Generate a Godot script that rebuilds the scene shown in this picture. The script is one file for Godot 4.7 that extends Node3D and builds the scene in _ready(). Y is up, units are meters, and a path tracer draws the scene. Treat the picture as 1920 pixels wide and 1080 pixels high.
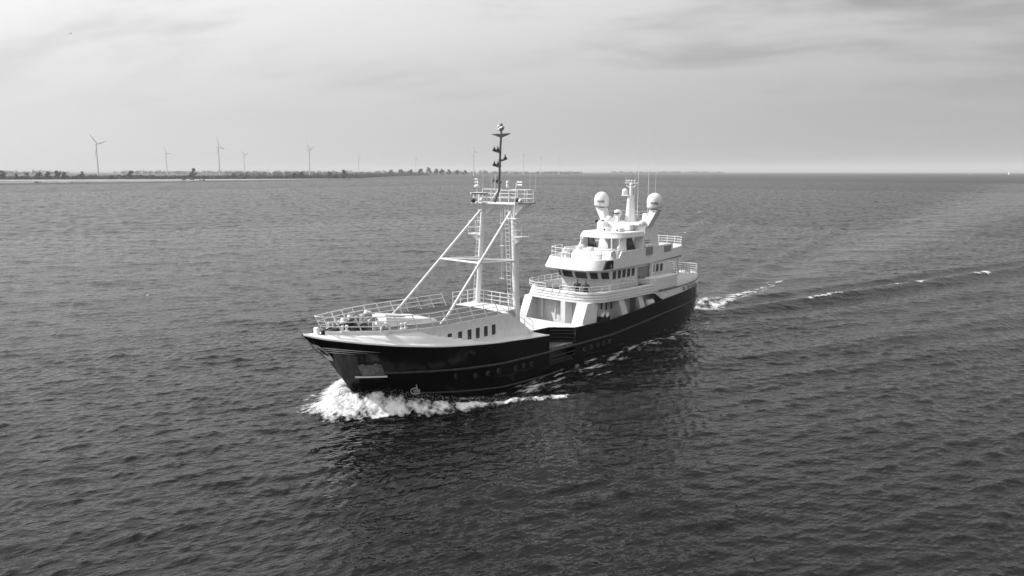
extends Node3D
# A converted trawler yacht under way on a wide estuary, wind turbines and a low shore behind.
# World axes are the ship's: +x towards the bow, +y up, +z to starboard; the tip of the bow is at x = 0 and calm water at y = 0.

var mat := {}
var rng := RandomNumberGenerator.new()
var ship: Node3D
var used := {}

# ------------------------------------------------------------------ camera, sky, sun
const SUN := Vector3(0.43, 0.64, 0.62)
const CLOUD := Vector2(-7.0, 2.5)

func camera_and_light() -> void:
	var cam := Camera3D.new()
	cam.name = "camera"
	cam.fov = 41.96
	cam.near = 0.5
	cam.far = 60000.0
	add_child(cam)
	var pitch := deg_to_rad(8.80)
	var ahead := Vector3(-0.72837 * cos(pitch), -sin(pitch), 0.68518 * cos(pitch))
	var eye := Vector3(23.95, 15.15, -40.2)
	cam.look_at_from_position(eye, eye + ahead)
	var env := Environment.new()
	env.background_mode = Environment.BG_SKY
	env.tonemap_mode = Environment.TONE_MAPPER_LINEAR
	env.tonemap_exposure = 1.0
	var sky := Sky.new()
	sky.sky_material = sky_material()
	env.sky = sky
	env.fog_enabled = true
	env.fog_density = 0.00008
	env.fog_light_color = Color(0.92, 0.92, 0.92)
	env.sdfgi_enabled = true
	env.ssao_enabled = true
	env.ssil_enabled = true
	var we := WorldEnvironment.new()
	we.name = "environment"
	we.environment = env
	add_child(we)
	var sun := DirectionalLight3D.new()
	sun.name = "sun"
	sun.light_energy = 1.5
	sun.light_angular_distance = 0.6
	sun.shadow_enabled = true
	add_child(sun)
	sun.look_at_from_position(SUN * 100.0, Vector3.ZERO)

func sky_material() -> PanoramaSkyMaterial:
	# hazy summer air, brighter round the sun, under drawn-out cirrus
	var w := 2560
	var h := 1280
	var a := FastNoiseLite.new()
	a.seed = 11
	a.noise_type = FastNoiseLite.TYPE_SIMPLEX_SMOOTH
	a.frequency = 1.0
	a.fractal_octaves = 6
	a.fractal_gain = 0.6
	var b := FastNoiseLite.new()
	b.seed = 5
	b.noise_type = FastNoiseLite.TYPE_SIMPLEX_SMOOTH
	b.frequency = 1.0
	b.fractal_octaves = 3
	var sun := SUN.normalized()
	var data := PackedFloat32Array()
	data.resize(w * h / 2)
	var sins := PackedFloat32Array()
	var coss := PackedFloat32Array()
	for c in w:
		var az := (c + 0.5) / w * TAU
		sins.append(sin(az))
		coss.append(-cos(az))
	for r in h / 2:
		var e := (0.5 - (r + 0.5) / h) * PI
		var y := sin(e)
		var q := cos(e)
		var far := 1.0 / (y + 0.13)
		var veil := 1.0 - exp(-pow(maxf(0.0, rad_to_deg(e) - 2.0) / 7.0, 1.7))
		var clear := lerpf(0.41, 0.11, 1.0 - exp(-y * 4.0)) - 0.20 * exp(-y * 40.0)
		var near_sun := 0.83 + 0.20 * exp(-y * 16.0)
		for c in w:
			var x := q * sins[c]
			var z := q * coss[c]
			var gamma := acos(clampf(x * sun.x + y * sun.y + z * sun.z, -1.0, 1.0))
			var glow := 0.78 * exp(-0.58 * gamma * gamma) + 0.6 * exp(-gamma * 4.0)
			# along (u) and across (v) the drawn-out streaks
			var px := x * far
			var pz := z * far
			var u := px * 0.36 + pz * 0.93
			var v := -px * 0.93 + pz * 0.36
			var n2 := b.get_noise_2d(u * 0.30 + CLOUD.x, v * 0.42 + CLOUD.y)
			var n1 := a.get_noise_2d(u * 0.62 + n2 * 0.3, v * 1.5 + n2 * 0.5)
			var cover := clampf(0.75 + n1 * 0.85 + n2 * 0.85, 0.0, 1.0)
			cover = cover * cover * (3.0 - 2.0 * cover) * veil
			var base := clear + glow * near_sun
			var cloud := 0.53 + glow * (1.0 + 0.10 * n1)
			data[r * w + c] = lerpf(base, cloud, cover)
	var grey := PackedFloat32Array()
	grey.resize(w * h * 3)
	grey.fill(0.2)
	for i in w * h / 2:
		var g := data[i]
		grey[i * 3] = g
		grey[i * 3 + 1] = g
		grey[i * 3 + 2] = g
	var im := Image.create_from_data(w, h, false, Image.FORMAT_RGBF, grey.to_byte_array())
	var m := PanoramaSkyMaterial.new()
	m.panorama = ImageTexture.create_from_image(im)
	m.filter = true
	return m

# ------------------------------------------------------------------ small mesh tools
func st_new() -> SurfaceTool:
	var st := SurfaceTool.new()
	st.begin(Mesh.PRIMITIVE_TRIANGLES)
	st.set_smooth_group(-1)
	return st

func tri(st: SurfaceTool, a: Vector3, b: Vector3, c: Vector3) -> void:
	st.add_vertex(a)
	st.add_vertex(b)
	st.add_vertex(c)

func quad(st: SurfaceTool, a: Vector3, b: Vector3, c: Vector3, d: Vector3) -> void:
	tri(st, a, b, c)
	tri(st, a, c, d)

func grid(st: SurfaceTool, rows: Array, closed := false, smooth := 0) -> void:
	st.set_smooth_group(smooth)
	for i in rows.size() - 1:
		if smooth == -2:
			st.set_smooth_group(10 + i)   # round along each strip, sharp between strips
		var p: PackedVector3Array = rows[i]
		var q: PackedVector3Array = rows[i + 1]
		var n := p.size()
		for j in (n if closed else n - 1):
			var k := (j + 1) % n
			quad(st, p[j], q[j], q[k], p[k])
	st.set_smooth_group(-1)

func cap(st: SurfaceTool, ring: PackedVector3Array, flip := false) -> void:
	var c := Vector3.ZERO
	for p in ring:
		c += p
	c /= ring.size()
	for i in ring.size():
		var a := ring[i]
		var b := ring[(i + 1) % ring.size()]
		if flip:
			tri(st, c, b, a)
		else:
			tri(st, c, a, b)

func tube(st: SurfaceTool, pts: Array, r: float, n := 6, r_end := -1.0, closed := false) -> void:
	if r_end < 0.0:
		r_end = r
	var rows := []
	var last := Vector3.ZERO
	var count := pts.size()
	for i in count:
		var d: Vector3
		if closed:
			d = pts[(i + 1) % count] - pts[(i + count - 1) % count]
		else:
			d = pts[mini(i + 1, count - 1)] - pts[maxi(i - 1, 0)]
		d = d.normalized()
		var side := last - d * last.dot(d)
		if side.length() < 0.01:
			side = d.cross(Vector3.UP if absf(d.y) < 0.9 else Vector3.RIGHT)
		side = side.normalized()
		last = side
		var up := d.cross(side)
		var rr := lerpf(r, r_end, float(i) / maxf(1.0, count - 1))
		var ring := PackedVector3Array()
		for k in n:
			var t := TAU * k / n
			ring.append(pts[i] + (side * cos(t) + up * sin(t)) * rr)
		rows.append(ring)
	if closed:
		rows.append(rows[0])
	grid(st, rows, true, 0)
	if not closed:
		cap(st, rows[0], true)
		cap(st, rows[count - 1])

func box(st: SurfaceTool, c: Vector3, s: Vector3, b := Basis()) -> void:
	var h := s * 0.5
	var p := []
	for i in 8:
		p.append(c + b * Vector3(h.x if i & 1 else -h.x, h.y if i & 2 else -h.y, h.z if i & 4 else -h.z))
	for f in [[0, 2, 3, 1], [4, 5, 7, 6], [0, 1, 5, 4], [2, 6, 7, 3], [0, 4, 6, 2], [1, 3, 7, 5]]:
		quad(st, p[f[0]], p[f[1]], p[f[2]], p[f[3]])

# a box with small bevelled edges along its upright corners and top
func soft_box(st: SurfaceTool, c: Vector3, s: Vector3, e := 0.04, b := Basis()) -> void:
	var rows := []
	for lay in [[-0.5, 0.0], [0.5, 0.0], [0.5, 1.0]]:
		var ring := PackedVector3Array()
		var ins: float = lay[1] * e
		var y: float = lay[0] * s.y - (e if lay[0] > 0 and lay[1] == 0.0 else 0.0)
		for k in [[1, 1], [-1, 1], [-1, -1], [1, -1]]:
			var hx: float = s.x * 0.5 - ins
			var hz: float = s.z * 0.5 - ins
			var p1 := Vector3(k[0] * hx, y, k[1] * (hz - e))
			var p2 := Vector3(k[0] * (hx - e), y, k[1] * hz)
			if k[0] * k[1] > 0:
				ring.append(c + b * p1)
				ring.append(c + b * p2)
			else:
				ring.append(c + b * p2)
				ring.append(c + b * p1)
		rows.append(ring)
	grid(st, rows, true, -1)
	cap(st, rows[0], true)
	cap(st, rows[2])

func bar(st: SurfaceTool, a: Vector3, b: Vector3, w: float, h: float) -> void:
	var d := (b - a)
	var x := d.normalized()
	var z := x.cross(Vector3.UP if absf(x.y) < 0.95 else Vector3.RIGHT).normalized()
	var y := z.cross(x)
	box(st, (a + b) * 0.5, Vector3(d.length(), h, w), Basis(x, y, z))

# eight corners: the four of the foot and the four of the top, each going round
func hexa(st: SurfaceTool, f: Array, t: Array) -> void:
	for i in 4:
		var j := (i + 1) % 4
		quad(st, f[i], t[i], t[j], f[j])
	quad(st, f[3], f[2], f[1], f[0])
	quad(st, t[0], t[1], t[2], t[3])

func slab(st: SurfaceTool, o: PackedVector2Array, y0: float, y1: float) -> void:
	var n := o.size()
	for i in n:
		var a := o[i]
		var b := o[(i + 1) % n]
		quad(st, Vector3(a.x, y0, a.y), Vector3(a.x, y1, a.y), Vector3(b.x, y1, b.y), Vector3(b.x, y0, b.y))
	var ix := Geometry2D.triangulate_polygon(o)
	for k in range(0, ix.size(), 3):
		tri(st, Vector3(o[ix[k]].x, y1, o[ix[k]].y), Vector3(o[ix[k + 1]].x, y1, o[ix[k + 1]].y), Vector3(o[ix[k + 2]].x, y1, o[ix[k + 2]].y))
		tri(st, Vector3(o[ix[k]].x, y0, o[ix[k]].y), Vector3(o[ix[k + 2]].x, y0, o[ix[k + 2]].y), Vector3(o[ix[k + 1]].x, y0, o[ix[k + 1]].y))

# profile of (radius, height) turned about an upright axis
func lathe(st: SurfaceTool, at: Vector3, prof: Array, n := 16, b := Basis(), smooth := 0) -> void:
	var rows := []
	for p in prof:
		var ring := PackedVector3Array()
		for k in n:
			var t := -TAU * k / n
			ring.append(at + b * Vector3(p[0] * cos(t), p[1], p[0] * sin(t)))
		rows.append(ring)
	grid(st, rows, true, smooth)
	if prof[0][0] > 0.001:
		cap(st, rows[0], true)
	if prof[prof.size() - 1][0] > 0.001:
		cap(st, rows[rows.size() - 1])

func numbered(n: String) -> String:
	if not used.has(n):
		used[n] = 0
		return n
	used[n] += 1
	return "%s_%03d" % [n, used[n]]

func put(called: String, st: SurfaceTool, m: Material, parent: Node = null) -> MeshInstance3D:
	st.generate_normals()
	st.index()
	var o := MeshInstance3D.new()
	o.mesh = st.commit()
	o.material_override = m
	o.name = numbered(called) if parent == null else called
	(self if parent == null else parent).add_child(o, true)
	return o

func holder(called: String, parent: Node = null, at := Vector3.ZERO) -> Node3D:
	var o := Node3D.new()
	o.name = numbered(called) if parent == null else called
	o.position = at
	(self if parent == null else parent).add_child(o, true)
	return o

func tag(o: Node, label: String, category: String, group := "", kind := "") -> void:
	if label:
		o.set_meta("label", label)
	if category:
		o.set_meta("category", category)
	if group:
		o.set_meta("group", group)
	if kind:
		o.set_meta("kind", kind)

func table(t: Array, x: float) -> float:
	# t: [x, value] pairs with x falling
	if x >= t[0][0]:
		return t[0][1]
	for i in t.size() - 1:
		if x >= t[i + 1][0]:
			return lerpf(t[i][1], t[i + 1][1], (t[i][0] - x) / (t[i][0] - t[i + 1][0]))
	return t[t.size() - 1][1]

# ------------------------------------------------------------------ materials
func grain(seed_: int, freq: float, lo: float, hi: float, size := 256, octaves := 4) -> ImageTexture:
	var n := FastNoiseLite.new()
	n.seed = seed_
	n.noise_type = FastNoiseLite.TYPE_SIMPLEX
	n.frequency = freq
	n.fractal_octaves = octaves
	var im := n.get_seamless_image(size, size)
	im.convert(Image.FORMAT_L8)
	var d := im.get_data()
	for i in d.size():
		d[i] = int(255.0 * lerpf(lo, hi, d[i] / 255.0))
	return ImageTexture.create_from_image(Image.create_from_data(size, size, false, Image.FORMAT_L8, d))

func paint(key: String, grey: float, rough: float, tex: Texture2D = null, scale := Vector3(0.3, 0.3, 0.3), metal := 0.0) -> StandardMaterial3D:
	var m := StandardMaterial3D.new()
	m.resource_name = key
	m.albedo_color = Color(grey, grey, grey).linear_to_srgb()
	m.roughness = rough
	m.metallic = metal
	m.cull_mode = BaseMaterial3D.CULL_DISABLED
	if tex:
		m.albedo_texture = tex
		m.uv1_triplanar = true
		m.uv1_world_triplanar = true
		m.uv1_scale = scale
	mat[key] = m
	return m

func materials() -> void:
	var worn := grain(3, 0.02, 0.94, 1.0)
	var patchy := grain(8, 0.015, 0.55, 1.0, 256, 5)
	var m := paint("white", 0.82, 0.38, worn, Vector3(0.35, 0.2, 0.35))
	m.metallic_specular = 0.4
	paint("deck", 0.56, 0.7, worn, Vector3(0.5, 0.5, 0.5))
	paint("teak", 0.22, 0.8, patchy, Vector3(0.6, 0.6, 2.5))
	m = paint("black", 0.005, 0.12, worn, Vector3(0.18, 0.06, 0.18))
	m.metallic_specular = 0.36
	# plating that is not quite fair: slow dents between the frames
	var dents := FastNoiseLite.new()
	dents.seed = 17
	dents.frequency = 0.02
	dents.fractal_octaves = 2
	var dent_im := dents.get_seamless_image(256, 256)
	dent_im.bump_map_to_normal_map(4.0)
	m.normal_enabled = true
	m.normal_texture = ImageTexture.create_from_image(dent_im)
	m.normal_scale = 0.14
	paint("boot", 0.03, 0.5, patchy, Vector3(0.2, 0.1, 0.2))
	paint("rub", 0.085, 0.5, patchy, Vector3(0.5, 0.5, 0.5))
	paint("steel", 0.42, 0.42, patchy, Vector3(1, 1, 1), 0.5)
	paint("grey", 0.28, 0.6, worn)
	paint("dark", 0.03, 0.6)
	paint("rubber", 0.018, 0.85)
	m = paint("glass", 0.045, 0.05)
	m.metallic_specular = 0.6
	paint("sail", 0.75, 0.8)
	paint("silver", 0.36, 0.3, worn, Vector3(1, 1, 1), 0.7)
	paint("rope", 0.45, 0.9, patchy, Vector3(4, 4, 4))
	m = paint("foam", 1.0, 0.9)
	m.vertex_color_use_as_albedo = true
	m.transparency = BaseMaterial3D.TRANSPARENCY_ALPHA   # thin froth lets the water show through
	m.subsurf_scatter_enabled = false
	paint("skin", 0.16, 0.6)
	paint("shirt_dark", 0.09, 0.9, patchy, Vector3(3, 3, 3))
	paint("shirt", 0.13, 0.9, patchy, Vector3(3, 3, 3))
	paint("trousers", 0.02, 0.9)
	paint("hair", 0.015, 0.8)
	paint("stripe", 0.84, 0.35, worn)
	paint("emblem", 0.80, 0.45, worn)
	paint("anchor", 0.26, 0.4, patchy, Vector3(0.8, 0.8, 0.8))
	paint("foredeck", 0.10, 0.75, patchy, Vector3(0.5, 0.5, 2.0))
	paint("mastgrey", 0.10, 0.5, worn)
	paint("spray", 0.75, 0.8)

# ------------------------------------------------------------------ water
const WIND := Vector2(-0.37, 0.93)
var swell := PackedFloat32Array()
var chop := PackedFloat32Array()
const SWELL_N := 512
const SWELL_L := 150.0
const CHOP_N := 512
const CHOP_L := 38.0

# a repeating square of wind waves: many sine trains of whole wave numbers about the wind's direction
func wave_tile(n: int, length: float, longest: float, shortest: float, count: int, spread: float, power: float, rms: float, seed_: int) -> PackedFloat32Array:
	var r := RandomNumberGenerator.new()
	r.seed = seed_
	var out := PackedFloat32Array()
	out.resize(n * n)
	var wind := atan2(WIND.y, WIND.x)
	var total := 0.0
	for c in count:
		var lam := longest * pow(shortest / longest, (c + r.randf()) / count)
		var dir := wind + r.randfn(0.0, spread)
		var kx := int(round(cos(dir) * length / lam))
		var kz := int(round(sin(dir) * length / lam))
		if kx == 0 and kz == 0:
			kz = 1
		var amp := pow(lam, power) * r.randf_range(0.6, 1.3)
		total += amp * amp * 0.5
		var ph := r.randf() * TAU
		var s := PackedFloat32Array()
		var co := PackedFloat32Array()
		for i in n:
			s.append(sin(TAU * kx * i / n + ph))
			co.append(cos(TAU * kx * i / n + ph))
		for j in n:
			var a := amp * cos(TAU * kz * j / n)
			var b := amp * sin(TAU * kz * j / n)
			var at := j * n
			for i in n:
				out[at + i] += a * s[i] + b * co[i]
	var f := rms / sqrt(total)
	for i in n * n:
		var v := out[i] * f / rms
		out[i] = rms * (v + 0.16 * v * v - 0.16)   # crests sharper than troughs
	return out

func normal_map(h: PackedFloat32Array, n: int, length: float) -> ImageTexture:
	var im := Image.create_from_data(n, n, false, Image.FORMAT_RF, h.to_byte_array())
	im.bump_map_to_normal_map(float(n) / length)
	return ImageTexture.create_from_image(im)

func sample(t: PackedFloat32Array, n: int, u: float, v: float) -> float:
	var fu := floorf(u)
	var fv := floorf(v)
	var i := posmod(int(fu), n)
	var j := posmod(int(fv), n)
	var i2 := i + 1 if i + 1 < n else 0
	var j2 := j + 1 if j + 1 < n else 0
	u -= fu
	v -= fv
	var a := t[j * n + i]
	var b := t[j * n + i2]
	var c := t[j2 * n + i]
	var d := t[j2 * n + i2]
	a += (b - a) * u
	c += (d - c) * u
	return a + (c - a) * v

# ship's waves: each ridge is a straight crest [from x, to x, z at the first, slope dz/dx, height, half width]
const RIDGES := [
	[-44.0, -150.0, -0.5, 0.243, 0.42, 1.5],
	[-40.0, -150.0, -5.0, 0.30, 0.20, 2.0],
	[-46.0, -130.0, 4.5, 0.235, 0.18, 1.8],
	[-22.0, -120.0, -9.5, 0.34, 0.20, 1.8],
	[-12.0, -70.0, -9.5, 0.42, 0.16, 1.5],
	[-44.0, -150.0, 0.5, -0.243, 0.30, 1.5],
	[-30.0, -260.0, 9.0, -0.42, 0.45, 2.0],
	[-60.0, -230.0, 14.0, -0.40, 0.3, 1.8],
]

func ship_wave(x: float, z: float) -> float:
	var y := 0.0
	if x > -300.0 and x < 6.0 and absf(z) < 130.0:
		for r in RIDGES:
			if x < r[0] + 8.0 and x > r[1] - 60.0:
				var d: float = z - (r[2] + r[3] * (x - r[0]))
				d *= 1.0 / sqrt(1.0 + r[3] * r[3])
				var w: float = r[5]
				if absf(d) < w * 3.0:
					var along := smoothstep(r[0] + 8.0, r[0] - 6.0, x) * smoothstep(r[1] - 60.0, r[1], x)
					var q := d / w
					y += r[4] * along * (exp(-q * q) - 0.45 * exp(-(absf(q) - 1.9) * (absf(q) - 1.9)))
		if x > -60.0 and absf(z) < 16.0:
			var az := absf(z)
			# water heaped up round the stem and thrown out along each side
			var zr := 0.75 * (-2.2 - x)
			var d2 := (az - maxf(0.0, zr)) * 0.8
			if x > -2.2:
				d2 = sqrt(d2 * d2 + (x + 2.2) * (x + 2.2))
			var fade := exp(-maxf(0.0, -5.5 - x) / 5.5) * lerpf(1.0, 0.55, smoothstep(-5.0, -1.5, x))
			y += 0.98 * fade * exp(-d2 * d2 / 1.5)
			if x < -3.0:
				y += 0.25 * exp(-maxf(0.0, -3.0 - x) / 2.6) * exp(-az * az / 5.0)
			# trough amidships, crest at the quarter
			y -= 0.42 * exp(-pow((x + 13.0) / 6.0, 2.0)) * exp(-pow(maxf(0.0, az - 4.0) / 2.2, 2.0))
			y += 0.30 * exp(-pow((x + 32.0) / 7.0, 2.0)) * exp(-pow(maxf(0.0, az - 4.0) / 2.5, 2.0))
			y += 0.40 * exp(-pow((x + 46.0) / 4.0, 2.0)) * exp(-az * az / 12.0)
	return y

# how far the ship's track has smoothed the chop, bending away to starboard: 1 in its middle, 0 outside
func track(x: float, z: float) -> float:
	if x > -46.0:
		return 0.0
	var d := absf(z - 1.0 + (x + 46.0) * 0.105) / (2.5 - (x + 46.0) * 0.06)
	return smoothstep(1.7, 0.2, d)

func water(x: float, z: float, detail: int) -> float:
	var k := SWELL_N / SWELL_L
	var y := sample(swell, SWELL_N, x * k, z * k)
	y += 0.6 * sample(swell, SWELL_N, (x * 0.82 + z * 0.57) * k * 1.37 + 61.0, (z * 0.82 - x * 0.57) * k * 1.37)
	if detail < 2:
		k = CHOP_N / CHOP_L
		y += (1.0 - 0.4 * track(x, z)) * sample(chop, CHOP_N, x * k, z * k)
	elif detail < 4:
		# farther out only the longer waves can be told apart
		var wider := 1.5 if detail == 2 else 2.8
		k = CHOP_N / (CHOP_L * wider)
		y += wider * 1.25 * (1.0 - 0.45 * track(x, z)) * sample(chop, CHOP_N, x * k, z * k)
	if detail < 3:
		y += ship_wave(x, z)
	return y

func in_reach(x: float, z: float) -> bool:
	# the stretch of water before the place the photograph was taken from; beyond it the coarser sheets go on
	var dx := x - 40.0
	var dz := z + 60.0
	var ahead := -0.72837 * dx + 0.68518 * dz
	var across := -0.68518 * dx - 0.72837 * dz
	return ahead > 0.0 and absf(across) < ahead * 0.82 + 12.0

func sea_sheet(x0: float, z0: float, cell: float, nx: int, nz: int, hole: Callable, detail: int, st_arr: Array, uv_len: float, only: Callable) -> void:
	# one level of the sheet. HOLE says what a finer level covers there (2 well inside, 1 its margin, which dips under it, 0 outside); ONLY limits the sheet
	var h := PackedFloat32Array()
	h.resize((nx + 1) * (nz + 1))
	var w := nx + 1
	var id := PackedInt32Array()
	id.resize(w * (nz + 1))
	id.fill(-1)
	var state := PackedByteArray()
	state.resize(w * (nz + 1))
	for j in nz + 1:
		var z := z0 + j * cell
		for i in w:
			var x := x0 + i * cell
			var s: int = hole.call(x, z)
			if not only.call(x, z):
				s = 2
			state[j * w + i] = s
			if s < 2 and detail < 4:
				h[j * w + i] = water(x, z, detail)
	var verts := PackedVector3Array()
	var norms := PackedVector3Array()
	var uvs := PackedVector2Array()
	var open := PackedInt32Array()
	var calm := PackedInt32Array()
	var blot := FastNoiseLite.new()
	blot.seed = 4
	blot.frequency = 0.05
	blot.fractal_octaves = 5
	for j in nz:
		for i in nx:
			var a := j * w + i
			if state[a] == 2 or state[a + 1] == 2 or state[a + w] == 2 or state[a + w + 1] == 2:
				continue
			for c in [a, a + 1, a + w, a + w + 1]:
				if id[c] >= 0:
					continue
				id[c] = verts.size()
				var ci: int = c % w
				var cj: int = c / w
				var y := h[c]
				var lx := y
				var rx := y
				var lz := y
				var rz := y
				if ci > 0 and state[c - 1] < 2:
					lx = h[c - 1]
				if ci < nx and state[c + 1] < 2:
					rx = h[c + 1]
				if cj > 0 and state[c - w] < 2:
					lz = h[c - w]
				if cj < nz and state[c + w] < 2:
					rz = h[c + w]
				if state[c] == 1:
					y -= 0.7
				var x := x0 + ci * cell
				var z := z0 + cj * cell
				verts.append(Vector3(x, y, z))
				norms.append(Vector3(lx - rx, 2.0 * cell, lz - rz).normalized())
				uvs.append(Vector2(x, z) / uv_len)
			var x := x0 + (i + 0.5) * cell
			var z := z0 + (j + 0.5) * cell
			var slick := false
			if x < -46.0 and x > -2500.0 and detail < 5:
				slick = track(x, z) + 0.55 * blot.get_noise_2d(x * 0.5, z * 1.6) + 0.7 * (fposmod(sin(x * 12.9898 + z * 78.233) * 43758.5453, 1.0) - 0.5) > 0.6
			var ids := [id[a], id[a + 1], id[a + w + 1], id[a], id[a + w + 1], id[a + w]]
			if slick:
				calm.append_array(ids)
			else:
				open.append_array(ids)
	st_arr.append([verts, norms, uvs, open, calm])

func rect_hole(r: Rect2, cell: float) -> Callable:
	var core := r.grow(-cell * 1.5)
	var inner := r.grow(-cell * 0.5)
	return func(x: float, z: float) -> int: return 2 if core.has_point(Vector2(x, z)) else (1 if inner.has_point(Vector2(x, z)) else 0)

func sea_material(key: String, tex: Texture2D, strength: float, rough: float) -> StandardMaterial3D:
	var m := paint(key, 0.005, rough)
	m.metallic_specular = 0.36
	m.normal_enabled = true
	m.normal_texture = tex
	m.normal_scale = strength
	return m

func sea() -> void:
	swell = wave_tile(SWELL_N, SWELL_L, 22.0, 3.0, 36, 0.5, 1.0, 0.048, 21)
	chop = wave_tile(CHOP_N, CHOP_L, 2.5, 0.5, 48, 0.62, 1.0, 0.030, 22)
	var fine := wave_tile(1024, 17.0, 1.1, 0.13, 42, 0.8, 0.95, 0.0125, 23)
	var all := wave_tile(512, 61.0, 5.0, 0.6, 44, 0.65, 1.0, 0.055, 24)
	var near_tex := normal_map(fine, 1024, 17.0)
	var far_tex := normal_map(all, 512, 61.0)
	# the coarser the sheet, the more of the ripples lie below its faces and are left to the roughness
	var looks := [
		[sea_material("sea_water", near_tex, 0.92, 0.08), sea_material("sea_water_smoothed", near_tex, 0.28, 0.08)],
		[sea_material("sea_water", near_tex, 0.92, 0.08), sea_material("sea_water_smoothed", near_tex, 0.28, 0.08)],
		[sea_material("sea_water_wide", near_tex, 1.0, 0.15), sea_material("sea_water_wide_smoothed", near_tex, 0.34, 0.11)],
		[sea_material("sea_water_wide", near_tex, 1.0, 0.24), sea_material("sea_water_wide_smoothed", near_tex, 0.5, 0.18)],
		[sea_material("sea_water_far", far_tex, 1.0, 0.38), sea_material("sea_water_far_smoothed", far_tex, 0.9, 0.37)],
		[sea_material("sea_water_far", far_tex, 1.0, 0.38), sea_material("sea_water_far_smoothed", far_tex, 0.9, 0.37)]]
	var sheets := []
	var anywhere := func(_x: float, _z: float) -> bool: return true
	var no_hole := func(_x: float, _z: float) -> int: return 0
	var ra := Rect2(-49.0, -42.0, 77.0, 70.0)
	var rb := Rect2(-182.0, -63.0, 238.0, 224.0)
	var rc := Rect2(-616.0, -203.0, 756.0, 798.0)
	var rd := Rect2(-4130.0, -2303.0, 6000.0, 6500.0)
	sea_sheet(ra.position.x, ra.position.y, 0.175, 440, 400, no_hole, 0, sheets, 17.0, anywhere)
	sea_sheet(rb.position.x, rb.position.y, 0.4375, 544, 512, rect_hole(ra, 0.4375), 1, sheets, 17.0, anywhere)
	sea_sheet(rc.position.x, rc.position.y, 0.875, 864, 912, rect_hole(rb, 0.875), 2, sheets, 17.0, in_reach)
	var rf := Rect2(-1134.0, -203.0, 1274.0, 1491.0)
	var open_water := func(x: float, z: float) -> bool: return in_reach(x, z) and z < 860.0 - 0.36 * x
	sea_sheet(rf.position.x, rf.position.y, 2.125, 600, 702, rect_hole(rc, 2.125), 3, sheets, 17.0, open_water)
	# round that the sea goes on as a plain sheet, under the wave-bearing ones where they lie
	var under := rect_hole(rb, 17.5)
	var far_hole := func(x: float, z: float) -> int:
		if under.call(x, z) == 2:
			return 2
		if rf.grow(-20.0).has_point(Vector2(x, z)) and open_water.call(x, z + 20.0):
			var deep: bool = rf.grow(-45.0).has_point(Vector2(x, z)) and open_water.call(x - 40.0, z) and open_water.call(x + 40.0, z) and open_water.call(x, z - 40.0) and open_water.call(x, z + 60.0)
			return 2 if deep else 1
		return under.call(x, z)
	sea_sheet(rd.position.x, rd.position.y, 17.5, 342, 371, far_hole, 4, sheets, 61.0, anywhere)
	sea_sheet(-15200.0, -15200.0, 400.0, 76, 76, rect_hole(Rect2(-4000.0, -2000.0, 5600.0, 6000.0), 400.0), 5, sheets, 61.0, anywhere)
	var mesh := ArrayMesh.new()
	var k := 0
	for s in sheets:
		for part in 2:
			var ix: PackedInt32Array = s[3 + part]
			if ix.is_empty():
				continue
			var arr := []
			arr.resize(Mesh.ARRAY_MAX)
			arr[Mesh.ARRAY_VERTEX] = s[0]
			arr[Mesh.ARRAY_NORMAL] = s[1]
			arr[Mesh.ARRAY_TEX_UV] = s[2]
			arr[Mesh.ARRAY_INDEX] = ix
			mesh.add_surface_from_arrays(Mesh.PRIMITIVE_TRIANGLES, arr)
			var m: Material = looks[k][part]
			mesh.surface_set_material(mesh.get_surface_count() - 1, m)
		k += 1
	var o := MeshInstance3D.new()
	o.name = "sea"
	o.mesh = mesh
	add_child(o)
	tag(o, "dark rippled open water reaching to the horizon", "sea", "", "structure")

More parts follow.
